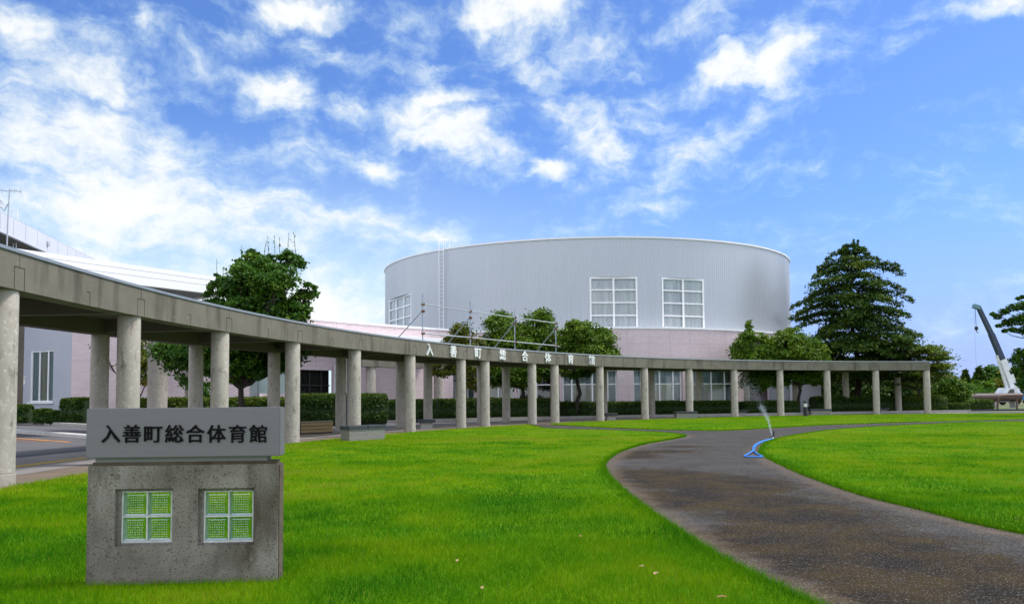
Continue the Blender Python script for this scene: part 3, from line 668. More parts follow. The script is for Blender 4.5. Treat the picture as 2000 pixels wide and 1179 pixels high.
# ------------------------------------------------------------------ the sign in front
def sign():
    K = .946; A = np.array([-3.190, 5.788, 0]); B = np.array([-1.791, 5.882, 0]); d = (B-A)/np.linalg.norm(B-A); n = np.array([-d[1], d[0], 0]); W_ = np.linalg.norm(B-A)/K
    s = thing('monument_sign', (A+B)/2, 'concrete monument sign with aluminium name panel and glass block windows on the lawn', 'sign')
    P = lambda u, v, z: tuple(A+d*u*K+n*v*K+np.array([0, 0, .075+z*K]))    # drawn in units of K metres above a .075 m footing
    Tk = .17; H = .885
    wins = [(.212, .657, .252, .703), (.854, 1.297, .243, .697)]
    us = [0, .212, .657, .854, 1.297, W_]; b = MB()
    # outer shell with two through openings (front, back), reveals, ends, top
    def face(v):
        for i in range(5):
            spans = [(-.12, H)]
            for w in wins:
                if abs(us[i]-w[0]) < 1e-6: spans = [(-.12, w[2]), (w[3], H)]
            for z0, z1 in spans: b.quad(P(us[i],v,z0), P(us[i+1],v,z0), P(us[i+1],v,z1), P(us[i],v,z1))
    face(0); face(Tk)
    for u0, u1, z0, z1 in wins:
        b.quad(P(u0,0,z0),P(u0,Tk,z0),P(u0,Tk,z1),P(u0,0,z1)); b.quad(P(u1,0,z0),P(u1,0,z1),P(u1,Tk,z1),P(u1,Tk,z0))
        b.quad(P(u0,0,z0),P(u1,0,z0),P(u1,Tk,z0),P(u0,Tk,z0)); b.quad(P(u0,0,z1),P(u0,Tk,z1),P(u1,Tk,z1),P(u1,0,z1))
    b.quad(P(0,0,H),P(W_,0,H),P(W_,Tk,H),P(0,Tk,H))
    b.quad(P(0,0,-.12),P(0,Tk,-.12),P(0,Tk,H),P(0,0,H)); b.quad(P(W_,0,-.12),P(W_,0,H),P(W_,Tk,H),P(W_,Tk,-.12))
    base = b.build('concrete_base', SIGNC, s)
    # mossy edge strips and top bed
    for u in (-.008, W_-.018): MB().hexa([P(u,.02,-.12),P(u+.026,.02,-.12),P(u+.026,Tk-.01,-.12),P(u,Tk-.01,-.12)], [P(u,.02,H-.01),P(u+.026,.02,H-.01),P(u+.026,Tk-.01,H-.01),P(u,Tk-.01,H-.01)]).build('mossy_edge', MOSSY, s)
    for u0, u1, z, h, m in ((.03, W_-.02, H, .028, MOSSY), (.05, W_-.09, H+.028, .034, ALU)):
        MB().hexa([P(u0,.012,z),P(u1,.012,z),P(u1,Tk-.02,z),P(u0,Tk-.02,z)], [P(u0,.012,z+h),P(u1,.012,z+h),P(u1,Tk-.02,z+h),P(u0,Tk-.02,z+h)]).build('mounting_rail', m, s)
    # form tie plugs; the dark rim colour stands in for recess shade
    for z in (.795, .135):
        for u in (.23, .765, 1.28):
            q = MB(); m_ = 16; r0, r1 = .021, .014; zz = z+(.745-u)*.006
            c0 = [P(u+r0*math.cos(2*pi*k/m_), -.0025, zz+r0*math.sin(2*pi*k/m_)) for k in range(m_)]; c1 = [P(u+r1*math.cos(2*pi*k/m_), -.0045, zz+r1*math.sin(2*pi*k/m_)) for k in range(m_)]
            c2 = [P(u+r1*.9*math.cos(2*pi*k/m_), -.0012, zz+r1*.9*math.sin(2*pi*k/m_)) for k in range(m_)]
            for k in range(m_):
                j = (k+1) % m_; q.quad(c0[k], c0[j], c1[j], c1[k]); q.quad(c1[k], c1[j], c2[j], c2[k])
            c3_ = [P(u-.002+r1*.72*math.cos(2*pi*k/m_), -.0030, zz-.0025+r1*.72*math.sin(2*pi*k/m_)) for k in range(m_)]
            q.ngon(c2); tp = q.build('form_tie_plug', mat('tie_rim_shade', (.10,.085,.065), (.20,.175,.14), 60, .9), base); MB().ngon(c3_).build('plug_face', mat('tie_plug', (.25,.225,.19), (.17,.15,.125), 40, .9), tp)
    # glass block windows
    for u0, u1, z0, z1 in wins:
        m0, m1, y0, y1 = u0+.035, u1-.022, z0+.022, z1-.028; cu, cz = (m0+m1)/2, (y0+y1)/2; v0, v1 = .052, .118
        f = MB(); jb = MB()
        def bar(a, c, e, h, va=v0, vb=v1, f=f): f.hexa([P(a,va,e),P(c,va,e),P(c,vb,e),P(a,vb,e)], [P(a,va,h),P(c,va,h),P(c,vb,h),P(a,vb,h)])
        bar(m0-.004, m0+.009, y0-.006, y1+.003); bar(m1-.009, m1+.004, y0-.006, y1+.003); bar(m0+.009, m1-.009, y0-.006, y0+.010); bar(m0+.009, m1-.009, y1-.008, y1+.003)
        bar(u0+.001, m0-.0045, z0+.001, z1-.001, .044, .12, jb); bar(m1+.0045, u1-.001, z0+.001, z1-.001, .044, .12, jb); bar(m0-.0045, m1+.0045, z0+.001, y0-.0065, .040, .12, jb); bar(m0-.0045, m1+.0045, y1+.0035, z1-.001, .044, .12, jb); jb.build('jamb', SIGNC, base)
        bar(cu-.006, cu+.006, y0+.010, y1-.008); bar(m0+.009, cu-.006, cz-.006, cz+.006); bar(cu+.006, m1-.009, cz-.006, cz+.006)
        fr = f.build('block_window', MORT, s)
        for (a, c) in ((m0+.010, cu-.007), (cu+.007, m1-.010)):
            for (e, h) in ((y0+.011, cz-.007), (cz+.007, y1-.009)):
                q = MB(); i1 = .016
                def ring(v, ins): return [P(a+ins,v,e+ins),P(c-ins,v,e+ins),P(c-ins,v,h-ins),P(a+ins,v,h-ins)]
                L0, L1, L2 = ring(.056, 0), ring(.062, i1), ring(.060, i1*1.6)
                for r0, r1 in ((L0, L1), (L1, L2)):
                    for k in range(4): q.quad(r0[k], r0[(k+1) % 4], r1[(k+1) % 4], r1[k])
                # inner face moulded in rows of small facets
                nx_, nz_ = 7, 7; U0, U1, Z0, Z1 = a+i1*1.6, c-i1*1.6, e+i1*1.6, h-i1*1.6
                for ii in range(nx_):
                    for jj in range(nz_):
                        ua, ub = U0+(U1-U0)*ii/nx_, U0+(U1-U0)*(ii+1)/nx_; za, zb_ = Z0+(Z1-Z0)*jj/nz_, Z0+(Z1-Z0)*(jj+1)/nz_; mid = P((ua+ub)/2, .064, (za+zb_)/2)
                        cs = [P(ua,.060,za),P(ub,.060,za),P(ub,.060,zb_),P(ua,.060,zb_)]
                        for k in range(4): q.ngon([cs[k], cs[(k+1) % 4], mid])
                q.build('glass_block', GBLK, fr)
                w = MB()
                for k in range(4):
                    r0, r1 = ring(.058, .001), ring(.112, .006); w.quad(r0[k], r0[(k+1) % 4], r1[(k+1) % 4], r1[k])
                w.build('block_side', mat('glass_block_side', (.40,.55,.52), (.55,.68,.66), 30, .25), fr)
    # panel
    z0, z1 = .950, 1.342; u0, u1 = -.008, W_+.020
    q = MB(); q.hexa([P(u0,-.028,z0),P(u1,-.028,z0),P(u1,Tk-.03,z0),P(u0,Tk-.03,z0)], [P(u0,-.028,z1),P(u1,-.028,z1),P(u1,Tk-.03,z1),P(u0,Tk-.03,z1)])
    pan = q.build('name_panel', ALU, s)
    bm = bmesh.new(); bm.from_mesh(pan.data); bmesh.ops.bevel(bm, geom=bm.edges[:], offset=.006, segments=2, affect='EDGES'); bm.to_mesh(pan.data); bm.free()
    for ch, px in zip(NAMEJ, (217, 258, 299, 341, 381.5, 423, 464, 505)):
        Y = 5.763; c = at(px, 846.3, Y+.094*(px-170)/385); u = (c-A)@d/K
        letter(ch, .142, .012, INK, s, P(u, -.034, (c[2]-.075)/K), d, .011)
sign()

# ------------------------------------------------------------------ gymnasium
GA = R_(5.33); GD = 81.4; GC = np.array([GD*math.sin(GA), GD*math.cos(GA)])
ND = np.array([-math.sin(GA), -math.cos(GA)]); TR = np.array([math.cos(GA), -math.sin(GA)])
def gp(r, f, z=0.):
    q = GC+r*(math.cos(f)*ND+math.sin(f)*TR); return (q[0], q[1], z)
def phi(px, r, z): return solve(lambda f: gp(r, f, z), px, -1.25, 1.25)
gym = thing('gymnasium', (GC[0], GC[1], 0), 'huge round grey ribbed steel gymnasium drum above a pink tiled ground floor', 'building')
RD, RB = 20.7, 21.7; ZD = 6.75
def rim(f): return 14.05+.5*(1-math.cos(f))
def window_unit(parent, A, B, z0, z1, cols, rows, fw=.09, dep=.10, inset=.0, curtain=True, name='window', mull=None, rails=None, frame=WINF, back=None):
    A = np.array(A[:2]); B = np.array(B[:2]); Wd = np.linalg.norm(B-A); d = (B-A)/Wd; n = np.array([-d[1], d[0]])   # n points inwards (A left, B right seen from outside)
    P = lambda u, v, z: (A[0]+d[0]*u+n[0]*v, A[1]+d[1]*u+n[1]*v, z)
    f = MB()
    def bar(u0, u1, a, c, v0=0., v1=dep): f.hexa([P(u0,inset+v0,a),P(u1,inset+v0,a),P(u1,inset+v1,a),P(u0,inset+v1,a)], [P(u0,inset+v0,c),P(u1,inset+v0,c),P(u1,inset+v1,c),P(u0,inset+v1,c)])
    bar(0, fw, z0, z1); bar(Wd-fw, Wd, z0, z1); bar(fw, Wd-fw, z0, z0+fw, -.03); bar(fw, Wd-fw, z1-fw, z1)
    um = mull if mull is not None else [Wd*k/cols for k in range(1, cols)]
    zr = rails if rails is not None else [z0+(z1-z0)*k/rows for k in range(1, rows)]
    us = [fw]+um+[Wd-fw]
    for u in um: bar(u-fw*.6, u+fw*.6, z0+fw, z1-fw, .004)
    for z in zr:
        for i in range(len(us)-1):
            a = us[i]+(fw*.6 if i else 0); c = us[i+1]-(fw*.6 if i < len(us)-2 else 0); bar(a, c, z-fw*.4, z+fw*.4, .008)
    w = f.build(name, frame, parent)
    pn = MB(); pn.quad(P(fw*.5,inset+dep*.6,z0+fw*.5), P(Wd-fw*.5,inset+dep*.6,z0+fw*.5), P(Wd-fw*.5,inset+dep*.6,z1-fw*.5), P(fw*.5,inset+dep*.6,z1-fw*.5)); pn.build('pane', GLASS, w)
    if curtain:
        c = MB(); k = int(Wd/.09); pv = None
        for i in range(k+1):
            u = Wd*i/k; v = inset+dep+.07+.036*math.sin(i*2.1+.6*math.sin(i*.37)*3)+.012*math.sin(i*.9); cur = (P(u,v,z0), P(u,v,z1))
            if pv: c.quad(pv[0], cur[0], cur[1], pv[1])
            pv = cur
        c.build('curtain', CURT, w)
    if back:
        c = MB(); c.hexa([P(.0,inset+dep+.02,z0),P(Wd,inset+dep+.02,z0),P(Wd,inset+dep+.06,z0),P(0,inset+dep+.06,z0)], [P(.0,inset+dep+.02,z1),P(Wd,inset+dep+.02,z1),P(Wd,inset+dep+.06,z1),P(0,inset+dep+.06,z1)]); c.build('blind', back, w)
    return w
def gymnasium():
    wz0, wz1 = 6.88, 10.95
    wins = [(phi(1152, RD, 9), phi(1245, RD, 9), 2), (phi(1293, RD, 9), phi(1375, RD, 9), 2), (phi(760, RD, 9), phi(803.5, RD, 9), 3)]
    # ribbed wall
    b = MB(); pitch = .22/RD; f0, f1 = -2.2, 2.2; nr = int((f1-f0)/pitch); fs = []
    for k in range(nr):
        a = f0+k*pitch; fs += [(a, 0.), (a+pitch*.52, 0.), (a+pitch*.64, .019), (a+pitch*.88, .019)]
    fs.append((f1, 0.))
    edges = sorted([e for w in wins for e in w[:2]])
    # insert window edges
    full = []; 
    for (a, ra), (c, rc) in zip(fs[:-1], fs[1:]):
        full.append((a, ra))
        for e in edges:
            if a < e < c: full.append((e, ra+(rc-ra)*(e-a)/(c-a)))
    full.append(fs[-1])
    for (a, ra), (c, rc) in zip(full[:-1], full[1:]):
        m_ = (a+c)/2; sp = [(ZD-.3, None)]
        inw = any(w[0] <= m_ <= w[1] for w in wins)
        for lo, hi in (((ZD-.3, wz0), (wz1, None)) if inw else ((ZD-.3, None),)):
            za = hi if hi else rim(a); zc = hi if hi else rim(c)
            b.quad(gp(RD+ra,a,lo), gp(RD+rc,c,lo), gp(RD+rc,c,zc), gp(RD+ra,a,za))
    wall = b.build('ribbed_wall', DRUMM, gym)
    # roof and rim trim
    q = MB(); n = 140; ring = [gp(RD-.1, f0+(f1-f0)*i/n, rim(f0+(f1-f0)*i/n)-.1) for i in range(n+1)]; q.ngon(ring); q.build('roof', CAPM, gym)
    q = MB()
    for i in range(n):
        a, c = f0+(f1-f0)*i/n, f0+(f1-f0)*(i+1)/n
        for r0, r1, z0, z1 in ((RD+.10, RD+.10, 0, .13), (RD+.10, RD-.25, .13, .13), (RD+.10, RD-.02, 0, 0)):
            q.quad(gp(r0,a,rim(a)+z0), gp(r0,c,rim(c)+z0), gp(r1,c,rim(c)+z1), gp(r1,a,rim(a)+z1))
    q.build('rim_trim', TRIM, gym, True)
    for a, c, cols in wins:
        # reveal surround and the glazing, set on the chord
        window_unit(gym, gp(RD+.03, a), gp(RD+.03, c), wz0+.01, wz1, cols, 4, .13, .16, .0)
    # ladder
    fl = phi(866, RD, 10); la, lb = fl-.27/RD, fl+.27/RD; lad = MB()
    for f in (la, lb):
        lad.tube([gp(RD+.25, f, ZD+.15), gp(RD+.25, f, 14.9), gp(RD+.15, f, 15.05), gp(RD-.35, f, 15.05), gp(RD-.5, f, 14.9), gp(RD-.5, f, 14.1)], .036, 6)
    z = ZD+.4
    while z < 14.2: lad.tube([gp(RD+.25, la, z), gp(RD+.25, lb, z)], .018, 5); z += .33
    lad.build('ladder', mat('ladder_paint', (.72,.73,.74), rough=.5), gym, True)
    # pink base wall with glazed openings
    ops = [(836, 925), (938, 1003), (1010, 1083), (1098, 1206), (1238, 1334), (1341, 1436)]
    of = [(phi(a, RB, 2), phi(c, RB, 2)) for a, c in ops]; zo0, zo1 = .12, 3.56
    ft = sorted({f0, f1} | {e for o in of for e in o}); br = []
    for a, c in zip(ft[:-1], ft[1:]):
        k = max(1, int((c-a)*RB/.8)); br += [a+(c-a)*i/k for i in range(k)]
    br.append(f1); b = MB()
    for a, c in zip(br[:-1], br[1:]):
        m_ = (a+c)/2; ino = any(o[0] < m_ < o[1] for o in of)
        for lo, hi in (((0, zo0), (zo1, ZD-.02)) if ino else ((0, ZD-.02),)):
            b.quad(gp(RB,a,lo), gp(RB,c,lo), gp(RB,c,hi), gp(RB,a,hi), [(a*RB, lo), (c*RB, lo), (c*RB, hi), (a*RB, hi)])
    for a, c in of:
        for f in (a, c): b.quad(gp(RB,f,zo0), gp(RB-.45,f,zo0), gp(RB-.45,f,zo1), gp(RB,f,zo1), [(0, zo0), (.45, zo0), (.45, zo1), (0, zo1)])
        b.quad(gp(RB,a,zo1), gp(RB,c,zo1), gp(RB-.45,c,zo1), gp(RB-.45,a,zo1), [(0, 0), (3, 0), (3, .45), (0, .45)])
    b.build('pink_wall', PINK, gym)
    q = MB()
    for a, c in zip(br[:-1], br[1:]):
        for r0, r1, z0, z1 in ((RB+.06, RB+.06, 0, .16), (RB+.06, RD-.05, .16, .24), (RB+.06, RB-.02, 0, 0)):
            q.quad(gp(r0,a,ZD-.02+z0), gp(r0,c,ZD-.02+z0), gp(r1,c,ZD-.02+z1), gp(r1,a,ZD-.02+z1))
    q.build('coping', TRIM, gym, True)
    # glazing inside each opening: frame with transom, sidelights, cream blinds below, teal glass at the sides
    for (a, c), (pa, pc) in zip(of, ops):
        A = np.array(gp(RB-.28, a)); B = np.array(gp(RB-.28, c)); Wd = np.linalg.norm(B-A)
        ms = [Wd*.17, Wd*.55, Wd*.83] if Wd > 3.2 else [Wd*.5]
        w = window_unit(gym, A, B, zo0, zo1, 3, 2, .10, .08, 0., curtain=False, name='glazed_front', mull=ms, rails=[2.46])
        d = (B-A)/Wd; nn = np.array([-d[1], d[0], 0])
        P = lambda u, v, z: tuple(A+d*u+nn*v+np.array([0, 0, z]))
        dark = pa in (1010,)
        us = [.05]+ms+[Wd-.05]
        for i in range(len(us)-1):
            side = (len(us) > 3 and i in (0, len(us)-2))
            q = MB(); u0, u1 = us[i]+.03, us[i+1]-.03; zz = zo0+.05
            q.hexa([P(u0,.085,zz),P(u1,.085,zz),P(u1,.115,zz),P(u0,.115,zz)], [P(u0,.085,2.42),P(u1,.085,2.42),P(u1,.115,2.42),P(u0,.115,2.42)])
            q.build('door_panel', DARKG if dark else (TEAL if side else BLIND), w)
        q = MB(); v0 = .2; k = int(Wd/.14); pv = None
        for i in range(k+1):
            u = Wd*i/k; v = v0+.04*math.sin(i*2.0); cur = (P(u,v,2.44), P(u,v,zo1))
            if pv: q.quad(pv[0], cur[0], cur[1], pv[1])
            pv = cur
        q.build('curtain', DARKG if dark else mat('upper_curtain', (.36,.45,.47), (.28,.37,.40), 2, .9), w)
    # darkness inside so nothing shows through
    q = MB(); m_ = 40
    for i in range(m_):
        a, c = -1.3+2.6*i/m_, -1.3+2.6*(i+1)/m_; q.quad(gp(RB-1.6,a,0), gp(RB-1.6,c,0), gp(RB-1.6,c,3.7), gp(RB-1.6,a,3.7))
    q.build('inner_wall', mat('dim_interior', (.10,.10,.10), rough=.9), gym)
gymnasium()

# annex to the right of the drum
an = thing('annex_building', (*at(1550, 800, 67)[:2], 0), 'plain pale lavender and white annex wall glimpsed behind the right pergola columns', 'building')
def annex():
    for nm, x0, x1, Y, Y2, m, z in (('dark_wall', 1446, 1499, 63.0, 64.5, mat('maroon_wall', (.07,.04,.045), (.10,.06,.065), 1, .7), 3.55), ('lavender_wall', 1499, 1549, 64.5, 66, LAV, 3.9), ('white_wall', 1549.5, 1604, 66, 67.5, WHITEW, 3.9)):
        a = at(x0, 770, Y); c = at(x1, 770, Y); MB().hexa([(a[0],Y,0),(c[0],Y,0),(c[0],Y+4,0),(a[0],Y+4,0)], [(a[0],Y,z),(c[0],Y,z),(c[0],Y+4,z),(a[0],Y+4,z)]).build(nm, m, an)
    p = at(1546, 770, 64.2); MB().tube([(p[0], 64.3, 0), (p[0], 64.3, 3.8)], .09, 8).build('downpipe', TRIM, an, True)
annex()

# ------------------------------------------------------------------ entrance wing (pink, left) and canopies
wing = thing('entrance_wing', (-17, 49, 0), 'long pink tiled entrance wing left of the round gymnasium', 'building')
def wing_build():
    RW = 61.0; ZW = 6.75
    pts = [(-28.2, 49.0), (-17.4, 47.6)]
    t0, t1 = th_at(500, RW, 3), th_at(885, RW, 6)
    arc = [pol(RW, t0+(t1-t0)*i/40)[:2] for i in range(41)]
    line = pts+[p for p in arc]
    # entrance opening px 586..650
    ta, tb_ = th_at(586, RW, 2), th_at(651, RW, 2)
    segs = []
    for a, c in zip(line[:-1], line[1:]): segs.append((np.array(a), np.array(c)))
    b = MB(); u = 0; cop = MB()
    for a, c in segs:
        l = np.linalg.norm(c-a); tm = math.atan2((a[0]+c[0])/2-CX, (a[1]+c[1])/2-CZ); r = math.hypot((a[0]+c[0])/2-CX, (a[1]+c[1])/2-CZ)
        lo = 3.4 if (ta < tm < tb_ and abs(r-RW) < .5) else 0
        b.quad((*a, lo), (*c, lo), (*c, ZW), (*a, ZW), [(u, lo), (u+l, lo), (u+l, ZW), (u, ZW)]); u += l
        d = (c-a)/l; n = np.array([d[1], -d[0]]); 
        p0, p1 = a+n*.06, c+n*.06; q0, q1 = a-n*.4, c-n*.4
        cop.hexa([(*p0, ZW), (*p1, ZW), (*q1, ZW), (*q0, ZW)], [(*p0, ZW+.14), (*p1, ZW+.14), (*q1, ZW+.14), (*q0, ZW+.14)])
    b.build('pink_wall', PINKD, wing); cop.build('coping', TRIM, wing)
    # flat roof behind
    MB().ngon([(*p, ZW-.15) for p in line]+[(2, 75, ZW-.15), (-38, 75, ZW-.15)]).build('roof', CAPM, wing)
    # dark glazed entrance
    q = MB(); k = 8
    for i in range(k):
        a, c = ta+(tb_-ta)*i/k, ta+(tb_-ta)*(i+1)/k; q.quad(pol(RW+.5,a,0), pol(RW+.5,c,0), pol(RW+.5,c,3.45), pol(RW+.5,a,3.45))
    e = q.build('entrance_glazing', DARKG, wing)
    q = MB()
    for px in (586, 604, 627, 650):
        t = th_at(px, RW+.4, 2); p = pol(RW+.42, t); q.box((p[0], p[1], 1.72), (.09, .09, 3.44), -t)
    for z in (2.35,):
        for i in range(k):
            a, c = ta+(tb_-ta)*i/k, ta+(tb_-ta)*(i+1)/k; q.hexa([pol(RW+.36,a,z),pol(RW+.36,c,z),pol(RW+.44,c,z),pol(RW+.44,a,z)], [pol(RW+.36,a,z+.07),pol(RW+.36,c,z+.07),pol(RW+.44,c,z+.07),pol(RW+.44,a,z+.07)])
    q.build('entrance_frame', mat('bronze_frame', (.018,.017,.016), rough=.5), wing)
    t = th_at(650, RW, 2); p = pol(RW-.25, t); MB().box((p[0], p[1], 1.9), (.16, .16, 3.8), -t).build('white_post', TRIM, wing)
    # left window wall
    C = np.array([-28.2, 49.0]); D = np.array([-42., 55.9]); d = (C-D)/np.linalg.norm(C-D); L_ = np.linalg.norm(C-D)
    wa = None
    def upx(px): return solve(lambda u: (D[0]+d[0]*u, D[1]+d[1]*u, 2.), px, 0, L_)
    ua, ub = upx(59), upx(103); Pn = lambda u, z: (D[0]+d[0]*u, D[1]+d[1]*u, z)
    z0, z1 = 1.42, 4.78; q = MB(); ud = upx(45)
    for a, c in ((ud, ua), (ub, L_)): q.quad(Pn(a,0), Pn(c,0), Pn(c,ZW), Pn(a,ZW))
    q.quad(Pn(ua,0), Pn(ub,0), Pn(ub,z0), Pn(ua,z0)); q.quad(Pn(ua,z1), Pn(ub,z1), Pn(ub,ZW), Pn(ua,ZW)); q.build('lavender_wall', LAV, wing)
    q = MB(); q.quad(Pn(0,0), Pn(ud,0), Pn(ud,ZW), Pn(0,ZW)); q.build('side_wall', mat('brown_wall', (.14,.115,.085), (.10,.08,.06), .8, .8), wing)
    w = window_unit(wing, Pn(ua, 0), Pn(ub, 0), z0, z1, 3, 1, .08, .10, .05, curtain=False, mull=[(ub-ua)*.36, (ub-ua)*.74], back=mat('window_dark_teal', (.11,.17,.175), (.15,.22,.22), 2, .3))
    q = MB(); pv = None; k = 14; nin = np.array([-d[1], d[0]])
    for i in range(k+1):
        uu = ua+(ub-ua)*(.40+.30*i/k); vv = .16+.015*math.sin(i*2.2); pp = np.array(Pn(uu, 0)[:2])+nin*vv; cu = ((*pp, z0), (*pp, z1))
        if pv: q.quad(pv[0], cu[0], cu[1], pv[1])
        pv = cu
    q.build('curtain', mat('olive_curtain', (.26,.26,.17), (.12,.125,.08), 3, .9, stretch=(3,3,.05)), w)
    m_ = MB(); n = np.array([d[1], -d[0]])
    a = Pn(ua-.15, z0-.12); c = Pn(ub+.15, z0-.12)
    m_.hexa([(a[0]+n[0]*.12,a[1]+n[1]*.12,z0-.12),(c[0]+n[0]*.12,c[1]+n[1]*.12,z0-.12),(c[0]-n[0]*.05,c[1]-n[1]*.05,z0-.12),(a[0]-n[0]*.05,a[1]-n[1]*.05,z0-.12)],
            [(a[0]+n[0]*.12,a[1]+n[1]*.12,z0-.02),(c[0]+n[0]*.12,c[1]+n[1]*.12,z0-.02),(c[0]-n[0]*.05,c[1]-n[1]*.05,z0-.02),(a[0]-n[0]*.05,a[1]-n[1]*.05,z0-.02)])
    m_.build('sill', TRIM, w)
    # inner dark backing
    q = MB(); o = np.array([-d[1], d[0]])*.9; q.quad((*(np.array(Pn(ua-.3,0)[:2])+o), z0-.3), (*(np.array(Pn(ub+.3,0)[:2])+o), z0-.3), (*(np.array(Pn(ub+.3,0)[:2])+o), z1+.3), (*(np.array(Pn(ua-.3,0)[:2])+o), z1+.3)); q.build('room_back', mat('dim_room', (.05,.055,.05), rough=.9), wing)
    # notice on the wall
    u = upx(47.5); a = np.array(Pn(u, 0)[:2])+n*.02; nz_ = thing('wall_notice', (a[0], a[1], 3.0), 'small white and red notice plate on the lavender wall left of the window', 'notice')
    def plate(w_, h_, zc, off, m, nm):
        c = a+n*off; e = d*w_/2; MB().hexa([(*(c-e+n*.01), zc-h_/2), (*(c+e+n*.01), zc-h_/2), (*(c+e-n*.01), zc-h_/2), (*(c-e-n*.01), zc-h_/2)], [(*(c-e+n*.01), zc+h_/2), (*(c+e+n*.01), zc+h_/2), (*(c+e-n*.01), zc+h_/2), (*(c-e-n*.01), zc+h_/2)]).build(nm, m, nz_)
    plate(.16, .55, 2.85, 0, TRIM, 'plate')
    q = MB(); cc = a+n*.02; m2 = 20; rr = [(math.cos(2*pi*k/m2), math.sin(2*pi*k/m2)) for k in range(m2)]
    for k in range(m2):
        j = (k+1) % m2; f_ = lambda r_, i_: (*(cc+d*r_*.8*rr[i_][0]), 2.97+r_*rr[i_][1]); q.quad(f_(.075,k), f_(.075,j), f_(.05,j), f_(.05,k))
    q.build('red_ring', mat('red_paint', (.55,.03,.05), rough=.5), nz_)
wing_build()

def entrance_canopy():
    # lower white canopy fascia running to x=868
    t1 = th_at(868.5, 59, 5.7); t0 = th_at(600, 59, 5.7); P0 = pol(60, (t0+t1)/2)
    c = thing('porch_canopy', (P0[0], P0[1], 0), 'low white porch canopy edge on square-headed concrete posts below the pink wing', 'canopy')
    z0, z1 = 5.25, 5.93; q = MB(); n = 20
    for i in range(n):
        a, e = t0+(t1-t0)*i/n, t0+(t1-t0)*(i+1)/n
        q.hexa([pol(59,a,z0),pol(59,e,z0),pol(60.9,e,z0),pol(60.9,a,z0)], [pol(59,a,z1),pol(59,e,z1),pol(60.9,e,z1),pol(60.9,a,z1)])
    q.build('fascia', WHITEC, c)
    for px in (724, 856):
        t = th_at(px, 57.6, 2); p = pol(57.6, t); MB().lathe([(.33,0),(.33,3.55)], 20, (p[0], p[1], 0)).build('column', COLM, c, True)
    ta, tb_ = th_at(700, 57.6, 3.7), th_at(862, 57.6, 3.7); q = MB()
    for i in range(10):
        a, e = ta+(tb_-ta)*i/10, ta+(tb_-ta)*(i+1)/10
        q.hexa([pol(57.2,a,3.55),pol(57.2,e,3.55),pol(58,e,3.55),pol(58,a,3.55)], [pol(57.2,a,4.1),pol(57.2,e,4.1),pol(58,e,4.1),pol(58,a,4.1)])
    q.build('beam', CONC, c)
    for px in (724, 856):
        t = th_at(px, 58, 4.6); p = pol(59.6, t); MB().box((p[0], p[1], 4.67), (.4, .4, 1.15), -t).build('strut', CONC, c)
entrance_canopy()
def drive_canopy():
    A = np.array([-25.0, 18.6]); B = np.array([-13.2, 35.4]); d = (B-A)/np.linalg.norm(B-A); n = np.array([-d[1], d[0]])   # n to the left/back
    c = thing('drive_canopy', (-17, 32, 0), 'bright white flat drive-through canopy on thick round concrete columns at left', 'canopy')
    P = lambda u, v, z: (*(A+d*u+n*v), z); L_ = np.linalg.norm(B-A); z0, z1 = 6.27, 7.08
    MB().hexa([P(0,.35,z0+.05),P(L_-.35,.35,z0+.05),P(L_-.35,7,z0+.05),P(0,7,z0+.05)], [P(0,.35,z1-.08),P(L_-.35,.35,z1-.08),P(L_-.35,7,z1-.08),P(0,7,z1-.08)]).build('roof_slab', GREYW, c)
    q = MB()
    for a, e in ((z0, 6.62), (6.635, 6.87), (6.885, z1)):     # fascia in three bands with open joints
        q.hexa([P(0,0,a),P(L_,0,a),P(L_,.345,a),P(0,.345,a)], [P(0,0,e),P(L_,0,e),P(L_,.345,e),P(0,.345,e)])
        q.hexa([P(L_-.345,.346,a),P(L_,.346,a),P(L_,7,a),P(L_-.345,7,a)], [P(L_-.345,.346,e),P(L_,.346,e),P(L_,7,e),P(L_-.345,7,e)])
    q.build('fascia', WHITEC, c)
    q = MB()
    for z in (6.62, 6.87): q.hexa([P(0,.03,z),P(L_-.03,.03,z),P(L_-.03,.34,z),P(0,.34,z)], [P(0,.03,z+.015),P(L_-.03,.03,z+.015),P(L_-.03,.34,z+.015),P(0,.34,z+.015)])
    q.build('joint_seal', mat('brown_seal', (.22,.15,.08), rough=.8), c)
    for px, Y, r in ((308.5, 34.6, .42), (373, 38.0, .27)):
        p = at(px, 700, Y); MB().lathe([(r,0),(r,z0+.04)], 28, (p[0], p[1], 0)).build('column', COLM, c, True)
drive_canopy()
